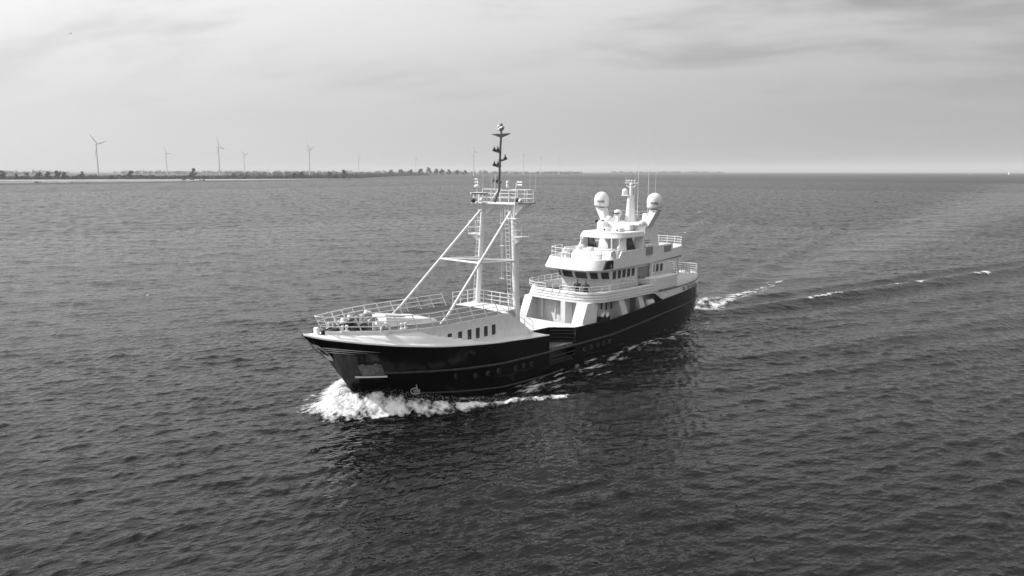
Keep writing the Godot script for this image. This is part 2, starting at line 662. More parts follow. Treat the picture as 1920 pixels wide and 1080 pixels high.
# broken white water: a lumpy sheet of small faces over the waves, torn where the noise falls below what the streak allows
func foam_patch(called: String, label: String, rect: Rect2, cell: float, density: Callable, lump: float, seed_: int, stretch := Vector2(1, 1), along := Vector2(1, 0)) -> void:
	var n := FastNoiseLite.new()
	n.seed = seed_
	n.noise_type = FastNoiseLite.TYPE_SIMPLEX_SMOOTH
	n.frequency = 0.75
	n.fractal_octaves = 6
	n.fractal_gain = 0.68
	var nx := int(rect.size.x / cell)
	var nz := int(rect.size.y / cell)
	var verts := PackedVector3Array()
	var norms := PackedVector3Array()
	var tones := PackedColorArray()
	var ix := PackedInt32Array()
	var at := {}
	for j in nz:
		for i in nx:
			var x := rect.position.x + i * cell
			var z := rect.position.y + j * cell
			var d: float = density.call(x, z)
			if d <= 0.0:
				continue
			var v := n.get_noise_2d((x * along.x + z * along.y) * stretch.x, (z * along.x - x * along.y) * stretch.y) * 1.25 + 0.5
			if v > d + 0.16:
				continue
			var ids := []
			for c in [[0, 0], [1, 0], [1, 1], [0, 1]]:
				var key: int = (j + c[1]) * (nx + 1) + i + c[0]
				if not at.has(key):
					var px: float = x + c[0] * cell
					var pz: float = z + c[1] * cell
					var big := n.get_noise_2d(px * 0.9 + 40.0, pz * 0.9)
					var small := n.get_noise_2d(px * 4.0, pz * 4.0 + 90.0)
					var dd: float = clampf(density.call(px, pz), 0.0, 1.2)
					var y := water(px, pz, 0) + 0.03 + lump * dd * maxf(0.0, 0.45 + big * 0.8 + small * 0.22)
					at[key] = verts.size()
					verts.append(Vector3(px + small * cell * 0.5, y, pz + big * cell * 0.5))
					norms.append(Vector3.ZERO)
					# thick foam hides the water, torn froth hardly covers it
					var thick := dd - (n.get_noise_2d((px * along.x + pz * along.y) * stretch.x, (pz * along.x - px * along.y) * stretch.y) * 1.25 + 0.5)
					var tone := clampf(0.62 + thick * 0.2 + small * 0.22, 0.4, 0.8)
					var cover := clampf(0.16 + thick * 1.4 + small * 0.30, 0.0, 1.0)
					tones.append(Color(tone, tone, tone, cover))
				ids.append(at[key])
			ix.append_array([ids[0], ids[1], ids[2], ids[0], ids[2], ids[3]])
	if ix.is_empty():
		return
	for k in range(0, ix.size(), 3):
		var f := (verts[ix[k + 2]] - verts[ix[k]]).cross(verts[ix[k + 1]] - verts[ix[k]])
		if f.y < 0.0:
			f = -f
		for q in 3:
			norms[ix[k + q]] += f
	for k in norms.size():
		norms[k] = norms[k].normalized()
	var arr := []
	arr.resize(Mesh.ARRAY_MAX)
	arr[Mesh.ARRAY_VERTEX] = verts
	arr[Mesh.ARRAY_NORMAL] = norms
	arr[Mesh.ARRAY_COLOR] = tones
	arr[Mesh.ARRAY_INDEX] = ix
	var mesh := ArrayMesh.new()
	mesh.add_surface_from_arrays(Mesh.PRIMITIVE_TRIANGLES, arr)
	var o := MeshInstance3D.new()
	o.name = numbered(called)
	o.mesh = mesh
	o.material_override = mat.foam
	add_child(o)
	tag(o, label, "foam", "", "stuff")

func near_path(x: float, z: float, path: Array) -> Vector2:
	# (distance to the path, share along it)
	var best := 1e9
	var share := 0.0
	for i in path.size() - 1:
		var a: Vector2 = path[i]
		var b: Vector2 = path[i + 1]
		var t := clampf((Vector2(x, z) - a).dot(b - a) / (b - a).length_squared(), 0.0, 1.0)
		var d := Vector2(x, z).distance_to(a.lerp(b, t))
		if d < best:
			best = d
			share = (i + t) / (path.size() - 1)
	return Vector2(best, share)

func foam() -> void:
	for s in [-1.0, 1.0]:
		var crest := [Vector2(-1.7, 0.1 * s), Vector2(-2.7, 1.6 * s), Vector2(-5.0, 3.6 * s), Vector2(-8.0, 5.7 * s), Vector2(-11.0, 7.7 * s), Vector2(-14.0, 9.5 * s)]
		var bow := func(x: float, z: float) -> float:
			if z * s < -0.3:
				return 0.0
			var q := near_path(x, z, crest)
			var wide := 0.34 + 1.7 * pow(1.0 - q.y, 2.2)
			var d := 1.12 - 0.42 * q.y - pow(q.x / wide, 1.6) * 0.60
			# thinner water between the crest and the hull
			var inside := absf(z) < 0.72 * (-2.2 - x)
			if inside:
				d = maxf(d, 0.74 - 1.0 * q.y - 0.10 * q.x)
			if x > -0.9:
				d -= (x + 0.9) * 0.8
			return minf(d, 1.12)
		foam_patch("bow_wave_foam", "white foam of the bow wave breaking along the %s bow" % ("port" if s < 0 else "starboard"), Rect2(-15.5, -11.5 if s < 0 else -0.6, 16.0, 12.1), 0.05 if s < 0 else 0.08, bow, 0.20, 31 + int(s), Vector2(1.0, 0.8), Vector2(-0.78, 0.62 * s))
		var side := func(x: float, z: float) -> float:
			var hull := -half_beam(x, 0.0)
			var out: float = z * s + hull
			if out < -0.2:
				return 0.0
			var edge := 0.25 + 1.9 * exp(-pow((x + 19.0) / 8.0, 2.0)) + 1.0 * exp(-pow((x + 40.0) / 8.0, 2.0))
			var d := 0.50 - absf(out - edge * 0.75) / (0.45 + edge * 0.4) * 0.34
			d += 0.20 * exp(-out * out / 0.05)
			if x > -10.0:
				d -= (x + 10.0) * 0.1
			return minf(d, 0.62)
		foam_patch("hull_side_foam", "streaks of white foam sliding along the %s side" % ("port" if s < 0 else "starboard"), Rect2(-47.0, -9.0 if s < 0 else 1.0, 39.0, 8.0), 0.075 if s < 0 else 0.15, side, 0.10, 51 + int(s), Vector2(0.42, 1.3))
	var r := RandomNumberGenerator.new()
	r.seed = 77
	for s in [-1.0, 1.0]:
		var st := st_new()
		for i in 2600:
			var t := pow(r.randf(), 1.7)
			var c := Vector3(-1.4 - 11.0 * t, 0, (0.3 + 7.6 * t) * s)
			c.x += r.randfn(0.0, 0.7)
			c.z += r.randfn(0.25 * s, 0.5)
			c.y = water(c.x, c.z, 0) + 0.04 + absf(r.randfn(0.0, 0.12)) * (1.0 - 0.7 * t)
			var e := r.randf_range(0.006, 0.024)
			var p := Vector3(r.randfn(), r.randfn(), r.randfn()).normalized() * e
			var q := p.cross(Vector3(r.randfn(), r.randfn(), r.randfn())).normalized() * e
			tri(st, c + p, c + q, c - p - q)
			tri(st, c + p, c - p - q, c + p.cross(q).normalized() * e)
		var o := put("bow_spray", st, mat.spray)
		tag(o, "fine white drops thrown up by the %s bow wave" % ("port" if s < 0 else "starboard"), "spray", "", "stuff")
	var stern := func(x: float, z: float) -> float:
		var mid := 0.6 - (x + 47.0) * 0.11
		var along := -46.0 - x
		var q := absf(z - mid) / (1.15 + 0.25 * sin(x * 0.9))
		return minf(0.95, 0.98 - along * 0.022 - q * q * 0.4 + minf(0.0, along) * 0.3)
	foam_patch("stern_wash_foam", "white foam boiling up behind the stern", Rect2(-78.0, -3.0, 34.5, 11.0), 0.10, stern, 0.16, 61, Vector2(0.5, 1.1))
	# caps breaking on the crests of the ship's waves
	var caps := [[-67.0, -6.4, 9.0, 0.35], [-83.0, -10.0, 2.6, 0.4], [-88.0, -11.5, 3.2, 0.4], [-104.0, -15.4, 6.5, 0.7], [-138.0, 54.3, 2.5, 0.6], [-151.0, 59.3, 1.6, 0.5], [-173.0, 70.9, 2.0, 0.6], [-231.0, 103.0, 5.0, 1.0], [-71.0, 17.0, 2.0, 0.4], [-60.0, 12.0, 3.0, 0.35]]
	for c in caps:
		var cap_d := func(x: float, z: float) -> float:
			var dx: float = (x - c[0]) / c[2]
			var dz: float = (z - c[1] - 0.243 * (x - c[0]) * (1.0 if c[1] < 20.0 else -1.7)) / c[3]
			return 0.82 - dx * dx * 3.0 - dz * dz * 0.5
		var far: bool = c[0] < -120.0
		foam_patch("whitecap", "small white cap breaking on a wake crest %s" % ("off the starboard quarter" if c[1] > 0 else "off the port quarter"), Rect2(c[0] - c[2], c[1] - c[2] - 1.0, c[2] * 2.0, c[2] * 2.0 + 2.0), 0.22 if far else 0.11, cap_d, 0.16, 71, Vector2(0.7, 1.0))

# ------------------------------------------------------------------ ship
const SHEER_FORE := [[0.0, 5.28], [-0.5, 5.10], [-1.0, 4.96], [-1.8, 4.80], [-2.6, 4.63], [-4.9, 4.22], [-6.9, 3.93], [-8.0, 3.78], [-9.8, 3.59], [-13.4, 3.25], [-15.9, 3.07], [-18.4, 2.93]]
const SHEER_AFT := [[-20.0, 3.08], [-22.0, 3.02], [-26.6, 2.98], [-30.5, 3.30], [-35.0, 3.74], [-39.5, 3.95], [-43.4, 4.02], [-46.2, 4.05]]
const RUB := [[0.0, 2.5], [-3.16, 2.27], [-6.2, 2.09], [-9.54, 1.91], [-13.4, 1.73], [-18.4, 1.66], [-26.6, 1.74], [-30.6, 2.08], [-35.0, 2.47], [-40.0, 2.68], [-46.2, 2.85]]
const STEM := [[5.28, 0.0], [4.47, -0.76], [3.44, -1.74], [2.48, -2.42], [0.9, -3.5], [0.0, -4.05], [-1.5, -4.7]]

func half_beam(x: float, y: float) -> float:
	var k := clampf(y / 4.0, 0.0, 1.0)
	var s := clampf(-x / lerpf(15.5, 13.0, k), 0.0, 1.0)
	var b := lerpf(4.16, 4.25, clampf(y, 0.0, 1.0)) * pow(1.0 - pow(1.0 - s, lerpf(1.9, 2.2, k)), lerpf(1.05, 0.8, k))
	if y < 0.0:
		b *= 1.0 + y * 0.05
	if x < -29.0:
		var t := clampf((-29.0 - x) / 17.2, 0.0, 1.0)
		b *= pow(maxf(0.0, 1.0 - pow(t, 3.2)), 0.62)
	return b

func hull_at(xg: float, y: float, side: float) -> Vector3:
	var w := pow(clampf(1.0 + xg / 14.0, 0.0, 1.0), 1.5)
	var x := xg + table(STEM, y) * w
	var back := 0.0
	if y < 2.7:
		back = (2.7 - y) * (2.7 - y) * 0.30 + (2.7 - y) * 0.25
	x += back * smoothstep(-33.0, -46.2, xg)
	return Vector3(x, y, half_beam(xg, y) * side)

func spaced(a: float, b: float, n: int) -> Array:
	var out := []
	for i in n + 1:
		out.append(lerpf(a, b, float(i) / n))
	return out

func hull_skin(st: SurfaceTool, stations: Array, top: Callable, side: float, bottom := -1.4) -> void:
	var rows := []
	for xg in stations:
		var row := PackedVector3Array()
		var y1: float = top.call(xg)
		for k in 15:
			row.append(hull_at(xg, lerpf(bottom, y1, k / 14.0), side))
		rows.append(row)
	if side > 0:
		rows.reverse()
	grid(st, rows, false, 1)

func along_hull(x0: float, x1: float, y: Callable, side: float, out: float, n := 40) -> Array:
	var pts := []
	for xg in spaced(x0, x1, n):
		var p := hull_at(xg, y.call(xg), side)
		pts.append(p + Vector3(0, 0, out * side))
	return pts

# a small panel lying on the hull: corners given as (station, height)
func hull_panel(st: SurfaceTool, xs: Array, lo: Callable, hi: Callable, side: float, out: float) -> void:
	var rows := []
	for xg in xs:
		var row := PackedVector3Array()
		for k in 4:
			row.append(hull_at(xg, lerpf(lo.call(xg), hi.call(xg), k / 3.0), side) + Vector3(out * 0.5, 0, out * side))
		rows.append(row)
	grid(st, rows, false, 0)

func railing(called: String, parent: Node, base: Array, height: float, bars: int, every: float, lean := Vector3.ZERO, r := 0.03, closed := false) -> Node3D:
	# posts and bars over a path; each post and bar is a piece of its own
	var o := holder(called, parent)
	var curve := Curve3D.new()
	for p in base:
		curve.add_point(p)
	if closed:
		curve.add_point(base[0])
	curve.bake_interval = 0.15
	var length := curve.get_baked_length()
	var n := maxi(1, int(round(length / every)))
	var tops := []
	var steps := maxi(2, int(length / 0.35))
	for b in bars:
		var k := float(b + 1) / bars
		var pts := []
		for i in steps + (0 if closed else 1):
			pts.append(curve.sample_baked(length * i / steps) + Vector3(0, height, 0) * k + lean * k)
		var st := st_new()
		tube(st, pts, r if b == bars - 1 else r * 0.8, 6, -1.0, closed)
		put("rail_bar", st, mat.white, o)
	for i in n + (0 if closed else 1):
		var p := curve.sample_baked(length * i / n)
		var st := st_new()
		tube(st, [p, p + Vector3(0, height, 0) + lean], r * 1.05, 6)
		put("post", st, mat.white, o)
	return o

func window(parent: Node, c: Vector3, right: Vector3, up: Vector3, w: float, h: float, corner := 0.08, shear := 0.0) -> void:
	# frame proud of the wall, pane set back inside it
	var n := right.cross(up).normalized()
	var ring := func(gw: float, gh: float, out: float) -> PackedVector3Array:
		var pts := PackedVector3Array()
		for q in [[1, 1], [-1, 1], [-1, -1], [1, -1]]:
			var cc: float = minf(corner, minf(gw, gh) * 0.3)
			for s in 3:
				var t := PI * 0.5 * s / 2.0
				if q[0] * q[1] < 0:
					t = PI * 0.5 - t
				var x: float = q[0] * (gw * 0.5 - cc + cc * cos(t))
				var y: float = q[1] * (gh * 0.5 - cc + cc * sin(t))
				pts.append(c + right * (x + shear * y) + up * y + n * out)
		return pts
	var st := st_new()
	grid(st, [ring.call(w + 0.10, h + 0.10, 0.0), ring.call(w + 0.09, h + 0.09, 0.035), ring.call(w, h, 0.035), ring.call(w, h, -0.005)], true, -1)
	var f := put("window", st, mat.white, parent)
	st = st_new()
	cap(st, ring.call(w, h, 0.006))
	put("pane", st, mat.glass, f)

func build_hull() -> void:
	var fore := [0.0, -0.12, -0.3, -0.55, -0.9, -1.3, -1.8, -2.4, -3.1, -4.0, -5.0, -6.0, -7.0, -8.0, -9.0, -10.0, -11.0, -12.0, -13.0, -14.0, -15.0, -16.0, -17.2, -18.4]
	var gap := [-18.4, -19.3, -20.4, -21.5]
	var aft := [-21.5, -22.5, -24.0, -26.0, -28.0, -30.0, -31.5, -33.0, -34.5, -36.0, -37.5, -39.0, -40.0, -41.0, -42.0, -42.8, -43.4]
	var last := [-43.4, -43.9, -44.4, -44.9, -45.3, -45.65, -45.9, -46.1, -46.17, -46.2]
	var st := st_new()
	for s in [-1.0, 1.0]:
		hull_skin(st, fore, func(x: float) -> float: return table(SHEER_FORE, x), s)
		hull_skin(st, gap, func(_x: float) -> float: return 0.62, s)
		hull_skin(st, aft, func(x: float) -> float: return table(SHEER_AFT, x), s)
		hull_skin(st, last, func(_x: float) -> float: return 2.84, s)
		# plate ends at the boarding gap and at the stern opening
		for e in [[-18.4, 2.93], [-21.5, 3.07]]:
			var p := hull_at(e[0], 0.6, s)
			var q := hull_at(e[0], e[1], s)
			quad(st, p, q, q - Vector3(0, 0, 0.16 * s), p - Vector3(0, 0, 0.16 * s))
	var hull := put("hull", st, mat.black, ship)
	tag(hull, "glossy black steel hull", "")
	for s in [-1.0, 1.0]:
		st = st_new()
		tube(st, along_hull(-2.4, -46.18, func(x: float) -> float: return table(RUB, x), s, 0.02, 70), 0.075, 6)
		put("rub_rail", st, mat.rub, hull)
		st = st_new()
		tube(st, along_hull(-5.5, -32.0, func(x: float) -> float: return table([[0.0, 0.7], [-6.0, 0.48], [-9.6, 0.22], [-13.5, -0.06], [-18.5, -0.14], [-32.0, 0.1]], x), s, 0.01, 50), 0.06, 6)
		put("rub_rail", st, mat.rub, hull)
		# polished lines painted at the bow
		for l in [[-0.30, -3.26, 4.32, 3.80, 0.045], [-0.32, -2.46, 4.16, 3.80, 0.040], [-0.34, -1.70, 4.00, 3.77, 0.035]]:
			st = st_new()
			var lo := func(x: float) -> float: return lerpf(l[2], l[3], (x - l[0]) / (l[1] - l[0])) - l[4] * (1.05 - (x - l[0]) / (l[1] - l[0]))
			var hi := func(x: float) -> float: return lerpf(l[2], l[3], (x - l[0]) / (l[1] - l[0])) + l[4] * (1.05 - (x - l[0]) / (l[1] - l[0]))
			hull_panel(st, spaced(l[0], l[1], 12), lo, hi, s, 0.012)
			put("bow_stripe", st, mat.stripe, hull)
		# anchor pocket with its shelf
		st = st_new()
		hull_panel(st, spaced(-1.30, -3.06, 6), func(_x: float) -> float: return 2.08, func(_x: float) -> float: return 3.06, s, 0.02)
		var pocket := put("anchor_pocket", st, mat.dark, hull)
		st = st_new()
		hull_panel(st, spaced(-1.44, -2.98, 6), func(_x: float) -> float: return 2.14, func(_x: float) -> float: return 2.94, s, 0.07)
		put("anchor_plate", st, mat.anchor, pocket)
		st = st_new()
		tube(st, along_hull(-0.86, -3.1, func(x: float) -> float: return lerpf(2.07, 2.0, (-0.86 - x) / 2.24), s, 0.06, 8), 0.065, 8)
		put("anchor_shelf", st, mat.stripe, pocket)
		for e in [-1.75, -2.6]:
			st = st_new()
			lathe(st, hull_at(e, 2.98, s) + Vector3(0.03, 0, 0.08 * s), [[0.0, -0.05], [0.1, -0.02], [0.1, 0.03], [0.0, 0.05]], 10)
			put("anchor_lug", st, mat.silver, pocket)
		for p in [[-8.7, 1.46], [-10.56, 1.26], [-11.78, 1.24], [-12.88, 1.26], [-14.66, 1.14], [-15.52, 1.16], [-16.34, 1.12], [-22.7, 1.12], [-23.6, 1.16], [-24.5, 1.18], [-25.3, 1.2], [-26.1, 1.2]]:
			st = st_new()
			var b := Basis(Vector3.RIGHT, Vector3(0, 0, s), Vector3(0, -s, 0))
			lathe(st, hull_at(p[0], p[1], s), [[0.20, -0.02], [0.20, 0.03], [0.15, 0.035], [0.15, 0.01]], 14, b)
			var ph := put("porthole", st, mat.boot, hull)
			st = st_new()
			lathe(st, hull_at(p[0], p[1], s), [[0.15, 0.0], [0.149, 0.015], [0.0, 0.018]], 14, b)
			put("pane", st, mat.glass, ph)
		# load mark painted on the bow
		var on_bow := func(u: float, v: float) -> Vector3: return hull_at(-5.1 - u, 0.52 + v, s) + Vector3(0.01, 0, 0.035 * s)
		st = st_new()
		var pts := []
		for q in [[0.12, 0.40], [-0.05, 0.42], [-0.25, 0.40], [-0.40, 0.30], [-0.44, 0.16], [-0.38, 0.04], [-0.2, -0.02], [0.1, -0.02], [0.36, 0.0]]:
			pts.append(on_bow.call(q[0], q[1]))
		tube(st, pts, 0.03, 5)
		for q in [[-0.12, 0.18], [0.08, 0.18], [0.26, 0.18]]:
			pts = []
			for k in 10:
				pts.append(on_bow.call(q[0] + 0.075 * cos(TAU * k / 10.0), q[1] + 0.10 * sin(TAU * k / 10.0)))
			tube(st, pts, 0.024, 4, -1.0, true)
		tube(st, [on_bow.call(0.16, 0.2), on_bow.call(0.10, 0.66)], 0.028, 5)
		put("draught_mark", st, mat.stripe, hull)
	# carved emblem plate wrapped round the stem
	st = st_new()
	for s in [-1.0, 1.0]:
		var rows := []
		for k in 11:
			var t := k / 10.0
			var y := lerpf(3.36, 4.58, t)
			var wide := 0.10 + 0.22 * pow(sin(PI * clampf(0.10 + 0.85 * t, 0.0, 1.0)), 0.6)
			var row := PackedVector3Array()
			for q in 5:
				var p := hull_at(-wide * q / 4.0, y + (q / 4.0) * -0.05, s)
				row.append(p + Vector3(0.10, 0.04, 0.16 * s))
			rows.append(row)
		grid(st, rows, false, 0)
	var emblem := put("bow_emblem", st, mat.emblem, hull)
	for e in [[4.25, 4.05, 0.10], [4.02, 3.86, 0.12], [3.86, 3.78, 0.16]]:
		for s in [-1.0, 1.0]:
			st = st_new()
			var pts := []
			for k in 9:
				var t := k / 8.0
				pts.append(hull_at(-0.03 - 0.24 * t, lerpf(e[0], e[1], t) + 0.07 * sin(t * TAU), s) + Vector3(0.12, 0.04, 0.20 * s))
			tube(st, pts, 0.045, 5, 0.02)
			put("emblem_relief", st, mat.dark, emblem)
	# boarding recess: bars, ledge, floor and black inner walls on each side
	for s in [-1.0, 1.0]:
		for e in [[1.22, 0.035], [0.92, 0.03]]:
			st = st_new()
			tube(st, [hull_at(-18.4, e[0], s), hull_at(-19.9, e[0] + 0.01, s), hull_at(-21.5, e[0] + 0.02, s)], e[1], 6)
			put("gap_bar", st, mat.rub, hull)
		st = st_new()
		quad(st, hull_at(-18.4, 0.62, s), hull_at(-21.5, 0.62, s), Vector3(-21.5, 0.80, 3.4 * s), Vector3(-18.4, 0.80, 3.4 * s))
		quad(st, Vector3(-18.4, 0.80, 3.4 * s), Vector3(-21.5, 0.80, 3.4 * s), Vector3(-21.5, 1.5, 3.3 * s), Vector3(-18.4, 1.5, 3.3 * s))
		put("boarding_step", st, mat.rub, hull)
		st = st_new()
		hexa(st, [Vector3(-18.3, 1.40, 3.4 * s), Vector3(-22.0, 1.40, 3.4 * s), Vector3(-22.0, 1.40, 2.4 * s), Vector3(-18.3, 1.40, 2.4 * s)], [Vector3(-18.3, 1.50, 3.4 * s), Vector3(-22.0, 1.50, 3.4 * s), Vector3(-22.0, 1.50, 2.4 * s), Vector3(-18.3, 1.50, 2.4 * s)])
		put("gap_floor", st, mat.dark, hull)
		var pts2 := [Vector3(-18.1, 0, 2.6 * s), Vector3(-20.2, 0, 2.7 * s), Vector3(-21.0, 0, 3.6 * s), Vector3(-21.5, 0, 4.22 * s)]
		st = st_new()
		for k in 3:
			bar(st, pts2[k] + Vector3(0, 2.3, 0), pts2[k + 1] + Vector3(0, 2.3, 0), 0.1, 1.55)
		var inner := put("gap_bulwark", st, mat.black, hull)
		for y in [2.0, 2.3, 2.6, 2.85]:
			st = st_new()
			tube(st, [pts2[1] + Vector3(0.06, y, 0.08 * s), pts2[2] + Vector3(0.06, y, 0.08 * s), pts2[3] + Vector3(0.06, y, 0.06 * s)], 0.025, 5)
			put("strake", st, mat.rub, inner)
	# cap along the black plating aft, and the well deck between the houses
	for s in [-1.0, 1.0]:
		st = st_new()
		tube(st, along_hull(-21.5, -43.4, func(x: float) -> float: return table(SHEER_AFT, x), s, -0.03, 40), 0.06, 6)
		put("cap_rail", st, mat.black, hull)
	# stern: bulwark posts, rails and fairleads round the opening
	for s in [-1.0, 1.0]:
		for e in [-43.4, -44.4, -45.3]:
			st = st_new()
			var p := hull_at(e, 2.8, s)
			tube(st, [p, p + Vector3(0, 1.2, -0.05 * s)], 0.07, 8)
			put("stern_post", st, mat.white, hull)
	for y in [3.15, 3.55, 3.98]:
		st = st_new()
		var pts := []
		for xg in [-43.4, -44.0, -44.6, -45.2, -45.7, -46.05, -46.2]:
			pts.append(hull_at(xg, y, -1.0))
		for xg in [-46.05, -45.7, -45.2, -44.6, -44.0, -43.4]:
			pts.append(hull_at(xg, y, 1.0))
		tube(st, pts, 0.06 if y > 3.5 else 0.045, 6)
		put("stern_rail", st, mat.white if y > 3.3 and y < 3.7 else mat.black, hull)
	st = st_new()
	var deck := PackedVector2Array()
	for xg in [-18.0, -22.0, -26.0, -30.0, -33.0, -36.0, -39.0, -41.0, -43.0, -44.8, -46.0]:
		deck.append(Vector2(xg, -half_beam(xg, 3.0) + 0.1))
	for xg in [-46.0, -44.8, -43.0, -41.0, -39.0, -36.0, -33.0, -30.0, -26.0, -22.0, -18.0]:
		deck.append(Vector2(xg, half_beam(xg, 3.0) - 0.1))
	slab(st, deck, 1.7, 1.9)
	put("main_deck", st, mat.teak, ship)

const DECK_EDGE := [[-1.0, 0.05], [-1.5, 0.22], [-2.2, 0.62], [-3.0, 1.08], [-4.15, 1.66], [-5.5, 2.2], [-7.0, 2.66], [-8.0, 2.85], [-18.0, 2.85]]
const DECK_Y := [[-1.0, 5.35], [-2.0, 5.24], [-4.0, 5.10], [-6.5, 4.98], [-8.5, 4.91], [-18.0, 4.84]]

func build_forecastle() -> void:
	var o := holder("forecastle", ship)
	var xs := [-0.05, -0.3, -0.6, -1.0, -1.5, -2.2, -3.0, -3.6, -4.15, -4.8, -5.5, -6.2, -6.8]
	for i in 54:
		xs.append(-7.0 - 0.12 * i)
	xs.append_array([-14.2, -15.3])
	for s in [-1.0, 1.0]:
		var slope := []
		var wall := []
		var top := []
		for x in xs:
			var e := half_beam(x, 4.5)
			var y := table(SHEER_FORE, x)
			var dk := table(DECK_Y, x)
			var zi := minf(table(DECK_EDGE, x), maxf(0.0, e - 0.16)) if x < -0.9 else 0.0
			var yi := dk - 0.22
			yi = lerpf(y + 0.02, yi, smoothstep(0.0, -1.2, x))
			var p := [Vector3(x, y - 0.03, e * s), Vector3(x, y + 0.07, (e - 0.01) * s), Vector3(x, y + 0.08, maxf(zi, e - 0.10) * s)]
			var row := PackedVector3Array(p)
			for k in 10:
				var t := (k + 1) / 10.0
				var z := lerpf(maxf(zi, e - 0.14), zi, t)
				var end := -7.4 - 5.4 * pow(1.0 - t, 2.0)   # the whaleback breaks off on a slant; aft of it the side deck is flush
				var on := smoothstep(end - 0.10, end + 0.10, x)
				row.append(Vector3(x, lerpf(y + 0.03, lerpf(y + 0.05, yi, t) + 0.10 * sin(PI * t), on), z * s))
			slope.append(row)
			if x < -1.2:
				wall.append(PackedVector3Array([Vector3(x, (yi if x > -7.3 else y) - 0.05, zi * s), Vector3(x, dk, zi * s), Vector3(x, dk + 0.03, (zi - 0.03) * s)]))
				top.append(PackedVector3Array([Vector3(x, dk + 0.03, (zi - 0.03) * s), Vector3(x, dk, (zi - 0.10) * s), Vector3(x, dk + 0.05, 0)]))
		var st := st_new()
		grid(st, slope, false, 0)
		# side deck goes on aft to the end of the plating
		var back := [slope[slope.size() - 1]]
		for x in [-16.5, -18.4]:
			var e := half_beam(x, 4.5)
			var y := table(SHEER_FORE, x)
			back.append(PackedVector3Array([Vector3(x, y - 0.03, e * s), Vector3(x, y + 0.07, (e - 0.01) * s), Vector3(x, y + 0.08, (e - 0.10) * s), Vector3(x, y + 0.04, 4.0 * s), Vector3(x, y + 0.03, 3.9 * s), Vector3(x, y + 0.03, 3.8 * s), Vector3(x, y + 0.03, 3.6 * s), Vector3(x, y + 0.03, 3.5 * s), Vector3(x, y + 0.03, 3.3 * s), Vector3(x, y + 0.03, 3.1 * s), Vector3(x, y + 0.03, 3.0 * s), Vector3(x, y + 0.03, 2.9 * s), Vector3(x, y + 0.03, 2.5 * s)]))
		grid(st, back, false, 0)
		put("whaleback", st, mat.white, o)
		st = st_new()
		grid(st, wall, false, -1)
		var w := put("house_wall", st, mat.white, o)
		for x in [-9.55, -10.5, -11.4, -12.2, -13.0, -13.8]:
			window(w, Vector3(x, 3.9, 2.855 * s), Vector3(s, 0, 0), Vector3.UP, 0.40, 0.76, 0.06)
		st = st_new()
		grid(st, top, false, 0)
		put("foredeck", st, mat.foredeck, o)
	# after end of the house, with the platform that carries the mast legs
	var st := st_new()
	box(st, Vector3(-15.36, 3.9, 0), Vector3(0.12, 2.0, 5.7))
	put("house_end", st, mat.white, o)
	st = st_new()
	var plan := PackedVector2Array([Vector2(-15.2, -2.6), Vector2(-15.2, 2.85), Vector2(-17.5, 2.85), Vector2(-17.5, -1.95), Vector2(-16.2, -1.95)])
	slab(st, plan, 4.70, 4.87)
	put("mast_platform", st, mat.white, o)
	st = st_new()
	box(st, Vector3(-16.5, 3.2, 0.4), Vector3(1.8, 3.0, 4.4))
	put("mast_house", st, mat.white, o)
	# stair down the port side
	var stair := holder("stair", o)
	for i in 9:
		var t := (i + 0.5) / 9.0
		st = st_new()
		box(st, Vector3(lerpf(-15.5, -18.0, t), lerpf(4.72, 2.98, t), -2.42), Vector3(0.26, 0.04, 0.78))
		put("tread", st, mat.dark, stair)
	for z in [-2.0, -2.84]:
		st = st_new()
		bar(st, Vector3(-15.4, 4.78, z), Vector3(-18.05, 2.95, z), 0.05, 0.22)
		put("stringer", st, mat.white, stair)
		st = st_new()
		tube(st, [Vector3(-15.3, 4.9, z), Vector3(-15.4, 5.7, z), Vector3(-18.1, 3.85, z), Vector3(-18.15, 3.0, z)], 0.024, 6)
		put("handrail", st, mat.white, stair)
		st = st_new()
		tube(st, [Vector3(-15.42, 5.3, z), Vector3(-18.1, 3.45, z)], 0.02, 6)
		put("handrail", st, mat.white, stair)
		for t in [0.33, 0.66]:
			var p := Vector3(lerpf(-15.4, -18.05, t), lerpf(4.78, 2.95, t), z)
			st = st_new()
			tube(st, [p, p + Vector3(0, 0.92, 0)], 0.02, 6)
			put("post", st, mat.white, stair)
	st = st_new()
	tri(st, Vector3(-15.3, 4.70, -2.87), Vector3(-15.3, 3.05, -2.87), Vector3(-17.75, 3.05, -2.87))
	tri(st, Vector3(-15.3, 4.70, -2.82), Vector3(-17.75, 3.05, -2.82), Vector3(-15.3, 3.05, -2.82))
	put("stair_side", st, mat.white, o)
	# rails round the foredeck
	var path := []
	var line := [-14.4, -12.5, -10.5, -8.5, -7.0, -5.5, -4.15, -3.2, -2.6, -2.1, -1.75, -1.55]
	for x in line:
		path.append(Vector3(x, table(DECK_Y, x), -(table(DECK_EDGE, x) + 0.02)))
	path.append(Vector3(-1.46, table(DECK_Y, -1.4), 0))
	line.reverse()
	for x in line:
		path.append(Vector3(x, table(DECK_Y, x), table(DECK_EDGE, x) + 0.02))
	railing("foredeck_rail", o, path, 0.98, 3, 1.26, Vector3(0.46, 0, 0), 0.034)
	railing("platform_rail", o, [Vector3(-17.42, 4.87, 2.75), Vector3(-17.42, 4.87, -1.85)], 0.98, 3, 0.95)
	railing("platform_rail", o, [Vector3(-17.4, 4.87, 2.78), Vector3(-15.0, 4.87, 2.78)], 0.98, 3, 0.9)
	# white jackstaff post and roller at the stem head
	st = st_new()
	soft_box(st, Vector3(-1.05, 5.32, 0), Vector3(0.24, 0.55, 0.42), 0.05)
	put("stem_head_fairlead", st, mat.white, o)
	# sloping casing before the mast
	st = st_new()
